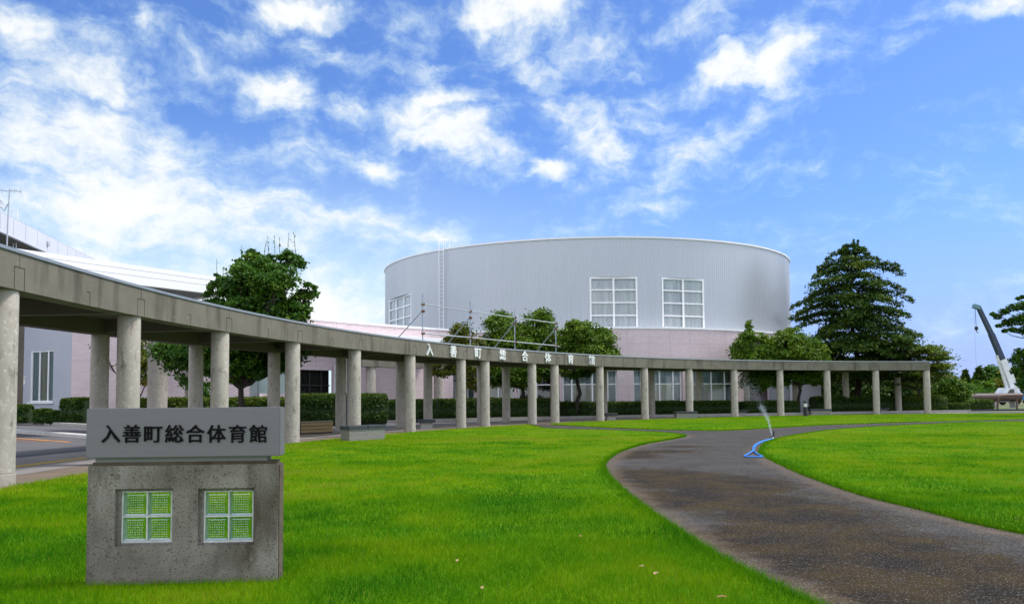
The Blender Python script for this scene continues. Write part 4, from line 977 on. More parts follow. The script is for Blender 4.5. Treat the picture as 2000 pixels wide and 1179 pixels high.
def upper_building():
    c = thing('upper_building', (-48, 62, 0), 'tall white building with railed parapet far left behind the canopy', 'building')
    a = np.array([-36.2, 53.0]); b = np.array([-40.2, 75.0]); d = (b-a)/np.linalg.norm(b-a); n = np.array([d[1], -d[0]])  # n towards the right
    a = a-d*6
    P = lambda u, v, z: (*(a+d*u+n*v), z); L_ = np.linalg.norm(b-a); z0, z1 = 13.55, 14.95
    MB().hexa([P(0,0,z0),P(L_,0,z0),P(L_,-.25,z0),P(0,-.25,z0)], [P(0,0,z1),P(L_,0,z1),P(L_,-.25,z1),P(0,-.25,z1)]).build('parapet', WHITEW, c)
    MB().hexa([P(0,-.26,z0),P(L_,-.26,z0),P(L_,-12,z0),P(0,-12,z0)], [P(0,-.26,z0+.3),P(L_,-.26,z0+.3),P(L_,-12,z0+.3),P(0,-12,z0+.3)]).build('roof_slab', SOFF, c)
    MB().hexa([P(0,-2.2,0),P(L_-1,-2.2,0),P(L_-1,-12,0),P(0,-12,0)], [P(0,-2.2,z0),P(L_-1,-2.2,z0),P(L_-1,-12,z0),P(0,-12,z0)]).build('wall', GREYW, c)
    q = MB(); q.tube([P(0,-.12,z1+.06), P(L_,-.12,z1+.06)], .045, 6)
    for k in range(14): u = L_*(k+.5)/14; q.tube([P(u,.005,z0+.2), P(u,.005,z1-.02)], .018, 5)
    q.build('top_rail', GREYW, c, True)
    p = P(solve(lambda u: P(u, .1, 14), 95, 0, L_), 0, 0); MB().box((p[0]+.06, p[1], z0+.75), (.12, .35, .3)).build('vent_box', GREYW, c)
upper_building()
def antenna_and_ladder():
    Y = 51.; b = at(13, 484, Y); m = thing('roof_antenna', (b[0], b[1], b[2]-.6), 'thin television aerial mast with crossbar and dish, far left on the roof', 'antenna')
    top = at(18.5, 370, Y); x = lambda px, py, dy=0.: tuple(at(px, py, Y)+np.array([0, dy, 0]))
    MB().tube([(b[0], Y, b[2]-.6), x(15, 440), tuple(top)], [.05,.045,.03], 6).build('mast', GREYW, m, True)
    q = MB(); q.tube([x(-14, 371), x(42, 374)], .02, 5)
    for px in (-12, -2, 8, 24, 33, 41): q.tube([x(px, 366.5), x(px, 380)] if px in (41,) else [x(px, 372, -.35), x(px, 373, .35)], .014, 5)
    q.build('aerial', STEEL, m, True)
    d = MB(); c = np.array(x(-3, 399)); d.lathe([(.02,0),(.22,.06),(.34,.16),(.33,.165),(.2,.09),(.01,.04)], 18); dv = np.array(d.v)
    ca, sa = math.cos(-1.2), math.sin(-1.2); dv = np.column_stack([dv[:, 0]*ca-dv[:, 2]*sa, dv[:, 1], dv[:, 0]*sa+dv[:, 2]*ca])+c; d.v = [tuple(r) for r in dv]
    d.tube([tuple(c), x(8, 412), x(16, 398)], .03, 6); d.build('dish', GREYW, m, True)
    Y2 = 58.; l0 = at(30, 486, Y2); l = thing('roof_ladder', (l0[0], l0[1], l0[2]), 'slim white access ladder beside the aerial mast on the white parapet', 'ladder')
    q = MB()
    for p0, p1 in ((23, 26), (34, 31.5)): q.tube([tuple(at(p0, 410, Y2)), tuple(at(p1, 484, Y2))], .035, 6)
    q.tube([tuple(at(23, 410, Y2)), tuple(at(34, 411, Y2))], .03, 6)
    q.build('rails', TRIM, l, True)
    q = MB()
    for k in range(9): y = 428+k*7; q.tube([tuple(at(23.3+k*.3, y, Y2)), tuple(at(33.4-k*.2, y, Y2))], .022, 5)
    q.build('rungs', TRIM, l, True)
antenna_and_ladder()

# notice board by the entrance
def notice_board():
    Y = 43.; a = at(490, 788, Y); b = at(560, 788, Y); c = thing('notice_board', ((a[0]+b[0])/2, Y, 0), 'pale grey steel notice board case standing behind the hedge beside the big tree', 'notice board')
    zt = at(525, 717, Y)[2]
    MB().box(((a[0]+b[0])/2+.25, Y+.05, zt-.12), (b[0]-a[0]+.4, .5, .24)).build('hood', mat('board_metal', (.34,.38,.38), (.29,.33,.33), 3, .4, .3), c)
    for x in (a[0]+.2, b[0]+.3): MB().box((x, Y, (zt-.24)/2), (.42, .34, zt-.24)).build('leg', MATS['board_metal'], c)
    MB().box(((a[0]+b[0])/2+.25, Y+.02, zt-.24-.62), (b[0]-a[0]-.33, .12, 1.2)).build('panel', mat('board_panel', (.33,.42,.40), (.40,.49,.46), 2, .25), c)
notice_board()

# ------------------------------------------------------------------ benches, bollard
def blocks_bench(A, B, wd, h, label):
    A = np.array(A); B = np.array(B); d = (B-A)/np.linalg.norm(B-A); n = np.array([-d[1], d[0]]); c = (A+B)/2+n*wd/2; L_ = np.linalg.norm(B-A); rz = math.atan2(d[1], d[0])
    t = thing('stone_bench', (c[0], c[1], 0), label, 'bench', 'stone block benches along the pergola')
    ms = bpy.data.materials.get('bench_stone') or tile_mat('bench_stone', (.21,.20,.175), (.10,.095,.085), .34, .085, (9, 9))
    b = MB(); bx = MB().box((c[0], c[1], (h-.13)/2), (L_-.08, wd-.06, h-.13), rz)
    for f in bx.f:
        p = [np.array(bx.v[i]) for i in f]; b.quad(*p, [((q[:2]-A)@d+((q[:2]-A)@n), q[2]) for q in p])
    b.build('stone_base', ms, t)
    q = MB(); half = L_/2
    for k in (-1, 1):
        m_ = c+d*k*(half/2+.003); q.bbox((m_[0], m_[1], h-.065), (half-.006, wd, .13), rz, .015)
    q.build('slate_top', SLATE, t)
    return t
blocks_bench((-5.42, 25.5), (-4.4, 26.8), .5, .53, 'largest stone block bench with slate top, in front of the pergola near the sign')
A = g(1321, 817.5); blocks_bench(A[:2], A[:2]+np.array([1.5, .35]), .5, .47, 'stone block bench with slate top at the pergola column right of the far lawn tip')
A = g(1584, 811); blocks_bench(A[:2], A[:2]+np.array([1.6, .15]), .5, .47, 'stone block bench with slate top beside the black bollard lamp')
def slab_bench(px0, px1, py, label, rz=0.):
    A = g(px0, py); B = g(px1, py); c = (A+B)/2; w_ = np.linalg.norm(B-A)
    t = thing('slab_bench', (c[0], c[1]+.3, 0), label, 'bench', 'dark slab benches between the pergola columns')
    MB().bbox((c[0], c[1]+.3, .37), (w_, .62, .16), rz, .015).build('slate_top', SLATE, t)
    MB().box((c[0]+.02, c[1]+.32, .145), (w_*.66, .42, .288), rz).build('stone_foot', KERBM, t)
slab_bench(813, 847, 837.5, 'dark slate slab bench beside the column under the first white letter', .25)
slab_bench(1181, 1206, 820.5, 'dark slate slab bench beside the column right of the last white letter', .1)
slab_bench(1436, 1463, 812.5, 'dark slate slab bench behind the sprinkler jet', 0)
slab_bench(1717, 1739, 807.5, 'dark slate slab bench farthest right under the pergola', 0)
def wood_bench():
    A = g(588, 848.5); B = g(651, 845); c = (A+B)/2; d = (B-A)/np.linalg.norm(B-A); L_ = np.linalg.norm(B-A); rz = math.atan2(d[1], d[0]); n = np.array([-d[1], d[0], 0])
    t = thing('timber_bench', (c[0], c[1], 0), 'brown slatted timber box bench under the pergola behind the sign', 'bench')
    for k in range(3): p = c+n*.02; MB().bbox((p[0], p[1], .12+k*.14), (L_, .05, .115), rz, .012).build('front_slat', WOOD, t)
    for k in range(4): p = c+n*(.06+.11*k); MB().bbox((p[0], p[1], .50), (L_+.04, .10, .05), rz, .01).build('seat_slat', mat('pale_timber', (.22,.20,.13), (.15,.13,.08), 6, .8), t)
    p = c+n*.22; MB().box((p[0], p[1], .235), (L_-.06, .34, .47), rz).build('inner_frame', mat('dark_frame', (.03,.025,.02), rough=.9), t)
wood_bench()
def bollard():
    p = g(1573.5, 813.2); t = thing('bollard_lamp', (p[0], p[1], 0), 'short black bollard lamp with white lens below the white annex wall', 'lamp')
    MB().lathe([(.15,0),(.15,.05),(.13,.06),(.13,.68)], 16, (p[0], p[1], 0)).build('post', BLACKM, t, True)
    MB().lathe([(.115,.68),(.115,.92)], 16, (p[0], p[1], 0)).build('lens', mat('opal_lens', (.62,.63,.60), rough=.3), t, True)
    MB().lathe([(.14,.92),(.14,.99),(.11,1.05),(.04,1.08)], 16, (p[0], p[1], 0)).build('cap', BLACKM, t, True)
bollard()

# ------------------------------------------------------------------ foliage
def leaf_quads(C, size, rng, up=.3, asp=1.7, outward=None):
    n = len(C); d = rng.normal(size=(n, 3)); d /= np.linalg.norm(d, axis=1)[:, None]
    nrm = rng.normal(size=(n, 3)); nrm[:, 2] += up*2
    if outward is not None: nrm += outward*1.0
    nrm /= np.linalg.norm(nrm, axis=1)[:, None]
    t = d-(d*nrm).sum(1)[:, None]*nrm; t /= np.linalg.norm(t, axis=1)[:, None]; s = np.cross(nrm, t)
    sz = size*(.7+.6*rng.random(n))[:, None]; L_ = t*sz*asp/2; Wd = s*sz/2
    return np.stack([C-L_, C+Wd-L_*.1, C+L_, C-Wd-L_*.1], 1)
def crown_points(lobes, n, rng, clump=.16, shell=.82):
    P = []; O = []; T = []
    vol = np.array([l[3]*l[4]*l[5] for l in lobes])**.75; cnt = (vol/vol.sum()*n).astype(int)
    for (x, y, z, a, b, c), k in zip(lobes, cnt):
        nc = max(8, int(k/75)); u = rng.normal(size=(nc, 3)); u /= np.linalg.norm(u, axis=1)[:, None]
        rad = shell*(1-.5*rng.random(nc)**1.6)+.24*rng.random(nc)**2; cc = u*rad[:, None]*np.array([a, b, c])
        ct = rng.normal(.45, .16, nc)
        i = rng.integers(0, nc, k); p = cc[i]+rng.normal(size=(k, 3))*(clump*min(a, b, c)*(.65+.7*rng.random(nc)))[i][:, None]*np.array([1.2, 1.2, .7])
        P.append(p+np.array([x, y, z])); O.append(u[i]); T.append(np.clip(ct[i]+rng.normal(0, .12, k), 0, 1))
    return np.concatenate(P), np.concatenate(O), np.concatenate(T)
LEAF_DK = leaf_mat('broad_leaf_dark', [(0., (.018,.060,.008)), (.5, (.050,.130,.010)), (1., (.14,.225,.022))], .25, .5)
LEAF_MD = leaf_mat('broad_leaf_mid', [(0., (.030,.085,.009)), (.5, (.085,.165,.011)), (1., (.21,.275,.02))], .28, .5)
LEAF_YL = leaf_mat('yellowing_leaf', [(0., (.045,.075,.010)), (.5, (.10,.125,.012)), (.85, (.17,.16,.015)), (1., (.22,.10,.02))], .3, .5)
LEAF_LT = leaf_mat('light_green_leaf', [(0., (.035,.095,.010)), (.5, (.09,.18,.012)), (1., (.21,.29,.02))], .3, .5)
LEAF_CN = leaf_mat('conifer_needles', [(0., (.016,.046,.008)), (.5, (.042,.092,.011)), (.85, (.10,.145,.016)), (1., (.16,.14,.02))], .15, .6)
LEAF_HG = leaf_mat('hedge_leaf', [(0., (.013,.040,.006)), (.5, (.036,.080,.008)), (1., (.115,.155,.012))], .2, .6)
LEAF_MP = leaf_mat('maple_leaf', [(0., (.030,.075,.010)), (.5, (.075,.13,.012)), (1., (.20,.22,.02))], .35, .5)
def branch_mb(segs, rng):
    b = MB()
    for p, q, r0, r1 in segs:
        p, q = np.array(p, float), np.array(q, float); n = 5; pts = []
        for i in range(n+1):
            t = i/n; pts.append(tuple(p+(q-p)*t+(rng.normal(size=3)*.03*np.linalg.norm(q-p)*math.sin(pi*t))))
        b.tube(pts, [r0+(r1-r0)*i/n for i in range(n+1)], 7)
    return b
def broad_tree(name, base, lobes, n, size, m, label, trunk_r=.14, fork=None, group='trees around the buildings', seed=1, clump=.17, extra=None, lean=(0,0)):
    rng = np.random.default_rng(seed); t = thing(name, (base[0], base[1], 0), label, 'tree', group); org = np.array([base[0], base[1], 0])
    fz = fork or min(l[2]-l[5] for l in lobes)+.3; fp = np.array([lean[0], lean[1], fz]); segs = [((0,0,-.1), fp, trunk_r*1.25, trunk_r*.8)]
    for l in lobes:
        e = np.array(l[:3])-org*np.array([1,1,0]); mid = fp+(e-fp)*.55+rng.normal(size=3)*.15; segs.append((fp, mid, trunk_r*.65, trunk_r*.4)); segs.append((mid, e+np.array([0,0,l[5]*.4]), trunk_r*.4, trunk_r*.12))
        for k in range(4):
            v = rng.normal(size=3); v /= np.linalg.norm(v); v[2] = abs(v[2])*.6; segs.append((mid, e+v*np.array(l[3:6])*.75, trunk_r*.28, trunk_r*.06))
    tb = branch_mb(segs, rng); tb.build('trunk', BARK, t, True, True)
    P, O, T = crown_points(lobes, n, rng, clump); P = P-org
    o = arr_mesh('crown', leaf_quads(P, size, rng, .35, 1.7, O*.8), 4, m, t, tone=np.repeat(T, 1))
    return t
def L4(px, py, Y, rx, ry, rd=None):        # lobe from its photo place, true distance and size in photo pixels
    c = at(px, py, Y); k = Y/F; return (c[0], c[1], c[2], rx*k, (rd if rd else rx)*k, ry*k)

# big evergreen on the left, with bare shoots above
def big_left():
    Y = 31.5; b = at(470, 800, Y)
    lobes = [L4(480,513,Y,22,20), L4(496,503,Y+.4,19,15), L4(526,522,Y,30,24), L4(566,507,Y+.3,25,16), L4(582,516,Y-.2,13,13), L4(540,548,Y-.5,40,30,50), L4(482,552,Y-.4,36,32,46), L4(456,566,Y,24,24), L4(421,563,Y,18,22), L4(428,546,Y,11,13), L4(410,586,Y,17,15),
             L4(599,566,Y,18,17), L4(612,572,Y,9,9), L4(588,592,Y,23,20), L4(568,612,Y,33,26), L4(500,600,Y,60,36,60), L4(442,606,Y,38,22), L4(597,620,Y,11,11), L4(470,670,Y,88,38,70), L4(385,690,Y+.6,48,36), L4(560,660,Y,50,40), L4(340,690,Y+1,34,34), L4(500,714,Y,52,26), L4(456,727,Y-.2,30,18), L4(430,715,Y+.3,40,24), L4(560,705,Y+.2,32,24)]
    t = broad_tree('evergreen_tree', b, lobes, 70000, .092, LEAF_DK, 'big dark evergreen tree with bare shoots on top, rising behind the left pergola beam', .13, 1.9, seed=11, clump=.20)
    rng = np.random.default_rng(5); org = np.array([b[0], b[1], 0])
    for px, y0, y1 in ((516,492,470),(526,492,460),(537,490,458),(547,490,462),(562,488,455),(578,492,456),(425,545,505),(436,550,522),(473,500,480)):
        p = at(px, y0+10, Y)-org; q = at(px+rng.uniform(-4, 7), y1, Y)-org; mb = MB(); mb.tube([tuple(p), tuple((p+q)/2+rng.normal(size=3)*.02), tuple(q)], [.014,.011,.006], 5)
        for k in range(9):
            f = .2+.8*k/9; c = p+(q-p)*f; v = rng.normal(size=3)*.045; w = np.cross(v, [0,0,1])*.45; mb.ngon([tuple(c), tuple(c+v*.6+w), tuple(c+v*1.5), tuple(c+v*.6-w)])
        mb.build('shoot', mat('shoot_bark', (.10,.11,.06), (.06,.08,.03), 9, .8), t, False, True)
    # slender understorey stems
    return t
big_left()
Y = 38.; broad_tree('small_tree', at(385, 800, Y), [L4(385,755,Y,20,14), L4(372,735,Y,22,18), L4(395,770,Y,14,10)], 1300, .10, LEAF_DK, 'thin scraggly young tree before the pink wall left of the notice board', .05, 1.6, seed=3, clump=.35)
Y = 46.; broad_tree('small_tree', at(272, 800, Y), [L4(272,700,Y,26,30), L4(285,735,Y,16,28), L4(190,675,Y,9,10), L4(265,670,Y,18,18)], 2600, .11, LEAF_YL, 'yellowish leafy tree half hidden behind the second pergola column from left', .07, 1.6, seed=4, clump=.3)
# trees in front of the drum
Y = 47.5; broad_tree('yellowing_tree', at(905, 815, Y), [L4(896,655,Y,26,18), L4(905,640,Y,14,14), L4(925,668,Y,22,14), L4(875,668,Y,16,12), L4(905,690,Y,40,18), L4(870,720,Y,50,14,26), L4(925,735,Y,22,30)], 11000, .10, LEAF_YL, 'small yellowing tree behind the white letters, left of the twin-crowned green tree', .10, 2.6, seed=21, clump=.26)
Y = 52.; broad_tree('evergreen_tree', at(1022, 815, Y), [L4(985,650,Y,36,34), L4(975,630,Y,24,22), L4(1050,640,Y+.5,36,32), L4(1055,617,Y+.5,18,16), L4(1010,670,Y,60,30,44), L4(960,675,Y,24,24), L4(1075,665,Y+.3,22,28), L4(1015,725,Y,70,30,46), L4(960,735,Y+.2,26,26), L4(1070,720,Y,24,20)], 30000, .115, LEAF_MD, 'broad twin-crowned green tree behind the pipe scaffold and white letters', .15, 2.2, seed=22, clump=.2)
Y = 53.; broad_tree('evergreen_tree', at(1127, 815, Y), [L4(1140,650,Y,34,26), L4(1125,635,Y,18,16), L4(1110,668,Y,28,24), L4(1170,668,Y,28,26), L4(1145,685,Y,52,24,40), L4(1180,652,Y,12,14), L4(1128,720,Y,44,18,34), L4(1105,690,Y,22,20), L4(1190,690,Y,20,16)], 24000, .115, LEAF_MD, 'round green tree on a bare trunk left below the large drum windows', .14, 2.9, seed=23, clump=.2)
Y = 59.; broad_tree('conical_tree', at(1465, 815, Y), [L4(1462,640,Y,9,14), L4(1462,660,Y,18,18), L4(1450,685,Y,22,20), L4(1485,680,Y,20,22), L4(1470,705,Y,42,20,30), L4(1492,660,Y,8,12), L4(1475,740,Y,26,24)], 14000, .12, LEAF_LT, 'pointed light green tree at the right foot of the drum', .12, 2.4, seed=24, clump=.22)
Y = 59.5; broad_tree('evergreen_tree', at(1562, 815, Y), [L4(1540,680,Y,40,30), L4(1545,655,Y,22,16), L4(1575,690,Y,34,28), L4(1520,700,Y,26,22), L4(1600,700,Y,16,18), L4(1555,735,Y,46,18,34), L4(1515,735,Y,22,22), L4(1595,745,Y,14,8)], 22000, .13, LEAF_MD, 'dome-shaped green tree between the pointed tree and the tall dark conifer', .13, 2.3, seed=25, clump=.2)

def conifer(base, H, zlow, Rmax, n_tier, label, seed, m=LEAF_CN, leaf=.22, dens=1., name='conifer_tree', group='trees around the buildings', profile=None, ns=9, jit=.42, tips=0):
    rng = np.random.default_rng(seed); t = thing(name, (base[0], base[1], 0), label, 'tree', group); P = []; T = []; segs = [((0,0,-.1), (0,0,H*.93), Rmax*.055+.03, .03)]
    for k in range(n_tier):
        f = (k+rng.random()*.7)/n_tier; z = zlow+(H-zlow)*f; R0 = Rmax*(profile(f) if profile else (1-f)**.75)
        nb = max(4, int(ns*(.5+.8*(1-f))))
        for j in range(nb):
            a = 2*pi*(j+rng.random()*.8)/nb+k; l = R0*(1.08-jit+jit*rng.random())*(1.15 if rng.random() < .12 else 1); dv = np.array([math.cos(a), math.sin(a), 0])
            rise = .16*l*rng.uniform(.2, 1.2); droop = -.22*l*rng.uniform(.6, 1.3)
            s = np.linspace(.12, 1, 9); pts = dv[None]*(s*l)[:, None]; pts[:, 2] = z+rise*np.sin(s*2.2)+droop*s**2.2
            if j % 2 == 0: segs.append((pts[0], pts[5], .05, .015))
            cnt = int(dens*l*26)+4; u = rng.random(cnt)**.7; i0 = np.clip((u*8).astype(int), 0, 7); fr = u*8-i0
            c = pts[i0]*(1-fr)[:, None]+pts[i0+1]*fr[:, None]; side_ = np.array([-dv[1], dv[0], 0]); wdt = .20*l*(1-u*.65)*np.minimum(1, u*3+.3)
            c = c+side_[None]*(rng.normal(size=cnt)*wdt)[:, None]; c[:, 2] += rng.normal(size=cnt)*.09-np.abs(rng.normal(size=cnt))*.12
            P.append(c); T.append(np.clip(rng.normal(.42, .10)+rng.normal(0, .16, cnt)+.12*(u > .8), 0, 1))
    for k in range(tips):                       # upright leaders at the top
        a = rng.uniform(0, 2*pi); r = Rmax*rng.uniform(.03, .30); l = rng.uniform(.7, 1.5); b0 = np.array([r*math.cos(a), r*math.sin(a), H-1.1-r*.9]); b1 = b0+np.array([rng.normal()*.12, rng.normal()*.12, l+.5])
        segs.append((b0, b1, .03, .01)); u = rng.random(90); c = b0+(b1-b0)*u[:, None]; c = c+rng.normal(size=(90, 3))*np.array([.16, .16, .08])*(1.15-u)[:, None]; P.append(c); T.append(np.clip(rng.normal(.5, .15, 90), 0, 1))
    P = np.concatenate(P); T = np.concatenate(T)
    branch_mb(segs, rng).build('trunk', BARK, t, True, True)
    arr_mesh('crown', leaf_quads(P, leaf, rng, .8, 2.0), 4, m, t, tone=T); return t
Y = 66.; b = at(1672, 790, Y); k = Y/F
conifer((b[0], b[1]), at(1665, 472, Y)[2], 2.6, 5.15, 22, 'very tall dark conifer with layered drooping boughs right of the drum', 31, dens=4.2, leaf=.135, ns=8, jit=.5, profile=lambda f: float(np.interp(f, [0,.12,.3,.5,.66,.78,.87,.94,1.], [.84,.92,.98,1.,.93,.84,.60,.36,.12])), tips=9)
def maple():
    Y = 63.; b = at(1795, 805, Y); t = thing('maple_tree', (b[0], b[1], 0), 'spreading yellow-green maple with layered sprays at the right end of the pergola', 'tree', 'trees around the buildings')
    rng = np.random.default_rng(41); P = []; T = []; segs = []; org = np.array([b[0], b[1], 0])
    segs.append(((0,0,-.1), (.1,0,1.8), .14, .1))
    for i in range(105):
        px = rng.uniform(1742, 1846); top = 650+abs(px-1775)*.55 if px > 1775 else 655-abs(px-1775)*.1; py = rng.uniform(top+4, 755); yy = Y+rng.uniform(-2.6, 2.0)
        if px > 1815 and py > 740: continue
        c = at(px, py, yy)-org; n = rng.integers(110, 190); r = rng.uniform(.45, .95); dirn = rng.normal(size=2); 
        d = rng.normal(size=(n, 3))*np.array([r*.62, r*.62, .075]); d[:, 2] -= .10*(d[:, 0]**2+d[:, 1]**2)
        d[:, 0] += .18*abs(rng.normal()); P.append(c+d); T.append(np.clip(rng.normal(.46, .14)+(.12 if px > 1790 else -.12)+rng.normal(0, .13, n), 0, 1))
        segs.append(((.1,0,1.8), c, .05, .012))
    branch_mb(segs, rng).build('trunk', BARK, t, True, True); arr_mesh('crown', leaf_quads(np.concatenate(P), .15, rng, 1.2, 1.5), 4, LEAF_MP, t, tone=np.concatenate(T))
maple()
def pad_tree(label, bx, pads, seed, leaf=.10):
    Y = 50.; b = at(bx, 800, Y); t = thing('garden_pine', (b[0], b[1], 0), label, 'tree', 'trees around the buildings'); rng = np.random.default_rng(seed); org = np.array([b[0], b[1], 0])
    P = []; T = []; segs = [((0,0,-.1), tuple(at(bx-6, 690, Y)-org), .2, .14), (tuple(at(bx-6, 690, Y)-org), tuple(at(bx-2, 590, Y)-org), .14, .06)]
    for px, py, rx, ry in pads:
        c = at(px, py, Y+rng.uniform(-.5, .5))-org; n = int(rx*ry*2.6)+70; q = rng.normal(size=(n, 3)); q /= np.maximum(1e-6, np.linalg.norm(q, axis=1))[:, None]; q *= (rng.random(n)**.45)[:, None]
        P.append(c+q*np.array([rx, rx, ry])*Y/F); T.append(np.clip(rng.normal(.45, .18, n), 0, 1)); s0 = at(bx-5, min(720, py+30), Y)-org
        segs.append((tuple(s0), tuple(c-np.array([0, 0, ry*.4*Y/F])), .05, .015))
    branch_mb(segs, rng).build('trunk', BARK, t, True, True); arr_mesh('crown', leaf_quads(np.concatenate(P), leaf, rng, .9, 1.7), 4, LEAF_DK, t, tone=np.concatenate(T))
pad_tree('cloud-pruned garden tree reaching in from the right edge above the crane truck', 2046, [(1948,618,9,6),(1940,613,7,4),(1962,608,11,7),(1980,600,14,8),(2002,596,16,10),(1950,636,6,4),(1968,630,12,9),(1990,624,16,12),(2015,618,20,14),(1962,646,6,4),(1978,644,10,5),(2000,645,14,8),(1988,583,5,4),(1997,580,5,4),(2030,600,26,16),(2030,640,26,14),(1993,690,14,11),(1982,702,12,9),(2008,700,18,16),(1996,716,16,10),(1984,724,10,8),(2015,730,24,18),(2035,690,26,24),(2000,748,16,12),(2030,765,28,16)], 51)

# rounded shrub and hedges
def hedge_poly(name, pts, wd, z0, z1, label, seed, cat='hedge', group='clipped hedges', n=9000, leaf=.085, m=LEAF_HG, topw=.82, tone=.30):
    rng = np.random.default_rng(seed); P0 = np.array([p[:2] for p in pts]); c = P0.mean(0); t = thing(name, (c[0], c[1], 0), label, cat, group)
    seg = np.linalg.norm(np.diff(P0, axis=0), axis=1); cum = np.concatenate([[0], np.cumsum(seg)]); L_ = cum[-1]
    def pos(u):
        i = np.clip(np.searchsorted(cum, u, side='right')-1, 0, len(seg)-1); f = (u-cum[i])/seg[i]; p = P0[i]*(1-f)[:, None]+P0[i+1]*f[:, None]; d = (P0[i+1]-P0[i])/seg[i][:, None]; return p, np.stack([-d[:, 1], d[:, 0]], 1)
    # superellipse section
    def surf(u, a, scale=1.):
        p, nn = pos(u); e = .45; ca, sa = np.cos(a), np.sin(a); x = np.sign(ca)*np.abs(ca)**e*wd/2; z = np.sign(sa)*np.abs(sa)**e
        endf = np.clip(np.minimum(u, L_-u)/(wd*.5), 0, 1); endf = np.sqrt(1-(1-endf)**2)*.75+.25
        hv = z1*(.97+.06*vnoise(np.column_stack([u, u*0+seed]), .8, seed))
        zz = np.where(z > 0, (z0+(hv-z0)*(.5+.5*z*(.86+.14*endf))), z0+(hv-z0)*(.5+.5*z))
        w_ = x*endf*(1-(1-topw)*np.clip((zz-z0)/(z1-z0), 0, 1)); q = p+nn*(w_*scale)[:, None]
        return np.column_stack([q, np.where(scale < 1, z0+(zz-z0)*scale, zz)]), np.column_stack([nn*(ca)[:, None], sa])
    nu, na = max(8, int(L_/.3)), 20; U, A = np.meshgrid(np.linspace(.02, L_-.02, nu), np.linspace(-.5*pi, 1.5*pi, na, endpoint=False), indexing='ij')
    v, _ = surf(U.ravel(), A.ravel(), .93); v = v-np.array([c[0], c[1], 0]); b = MB(); b.v = [tuple(q) for q in v]
    for i in range(nu-1):
        for j in range(na): b.f.append((i*na+j, i*na+(j+1) % na, (i+1)*na+(j+1) % na, (i+1)*na+j))
    b.f.append(tuple(range(na))); b.f.append(tuple(reversed(range((nu-1)*na, nu*na))))
    b.build('inner_twigs', mat('hedge_core', (.022,.045,.008), (.012,.028,.006), 14, .95, bump=.6), t, True, True)
    u = rng.random(n)*L_; a = rng.uniform(-.15*pi, 1.15*pi, n); p, nn = surf(u, a); p += rng.normal(size=p.shape)*.02-np.array([c[0], c[1], 0]); keep = p[:, 2] > z0+.02
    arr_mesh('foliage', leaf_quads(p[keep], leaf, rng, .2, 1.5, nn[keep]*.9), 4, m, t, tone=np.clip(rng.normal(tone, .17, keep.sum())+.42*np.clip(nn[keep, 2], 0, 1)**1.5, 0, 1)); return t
def hp(px, Y): p = at(px, 800, Y); return (p[0], p[1])
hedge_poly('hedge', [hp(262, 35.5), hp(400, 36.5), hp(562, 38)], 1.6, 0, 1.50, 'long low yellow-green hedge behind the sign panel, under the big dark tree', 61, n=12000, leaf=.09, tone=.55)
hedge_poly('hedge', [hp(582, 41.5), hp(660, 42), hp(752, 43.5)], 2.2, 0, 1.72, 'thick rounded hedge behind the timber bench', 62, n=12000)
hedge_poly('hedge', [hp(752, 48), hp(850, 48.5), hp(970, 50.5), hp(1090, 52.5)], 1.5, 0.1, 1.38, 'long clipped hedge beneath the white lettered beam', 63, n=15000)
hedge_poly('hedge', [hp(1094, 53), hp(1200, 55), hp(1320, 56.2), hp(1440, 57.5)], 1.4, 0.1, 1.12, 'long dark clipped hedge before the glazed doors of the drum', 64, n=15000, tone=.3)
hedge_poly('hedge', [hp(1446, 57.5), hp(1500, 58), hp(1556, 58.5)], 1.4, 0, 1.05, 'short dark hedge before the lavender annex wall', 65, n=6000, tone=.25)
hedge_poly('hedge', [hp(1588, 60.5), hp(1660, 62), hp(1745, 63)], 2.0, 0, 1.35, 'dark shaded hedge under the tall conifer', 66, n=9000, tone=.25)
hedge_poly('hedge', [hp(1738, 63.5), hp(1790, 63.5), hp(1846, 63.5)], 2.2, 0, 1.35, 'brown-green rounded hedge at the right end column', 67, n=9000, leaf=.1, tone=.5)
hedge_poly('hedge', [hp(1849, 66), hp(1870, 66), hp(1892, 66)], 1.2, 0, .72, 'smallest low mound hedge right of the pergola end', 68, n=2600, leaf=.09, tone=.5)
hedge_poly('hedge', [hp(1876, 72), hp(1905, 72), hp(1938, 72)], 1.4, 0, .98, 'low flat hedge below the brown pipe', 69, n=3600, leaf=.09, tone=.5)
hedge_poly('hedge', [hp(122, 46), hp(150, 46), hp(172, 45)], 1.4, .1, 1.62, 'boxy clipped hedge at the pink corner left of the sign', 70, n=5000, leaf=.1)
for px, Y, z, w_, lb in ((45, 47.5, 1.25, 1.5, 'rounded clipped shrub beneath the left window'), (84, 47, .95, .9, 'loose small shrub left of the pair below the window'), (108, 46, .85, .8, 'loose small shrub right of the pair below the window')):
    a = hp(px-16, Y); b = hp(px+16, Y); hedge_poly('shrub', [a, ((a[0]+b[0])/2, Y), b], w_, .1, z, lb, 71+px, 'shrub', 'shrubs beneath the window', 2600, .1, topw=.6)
Y = 68.; broad_tree('round_shrub', at(1862, 800, Y), [L4(1862,765,Y,30,28), L4(1845,775,Y,22,22), L4(1878,778,Y,20,20), L4(1855,748,Y,16,12)], 8000, .16, LEAF_MD, 'big rounded dark green shrub just right of the pergola end', .12, .6, seed=81, clump=.22, group='shrubs beyond the pergola end')
Y = 74.; broad_tree('round_shrub', at(1838, 800, Y), [L4(1838,755,Y,24,24), L4(1822,770,Y,20,24)], 4000, .18, LEAF_DK, 'darker shrub behind the rounded one right of the pergola end', .12, .6, seed=82, clump=.25, group='shrubs beyond the pergola end')

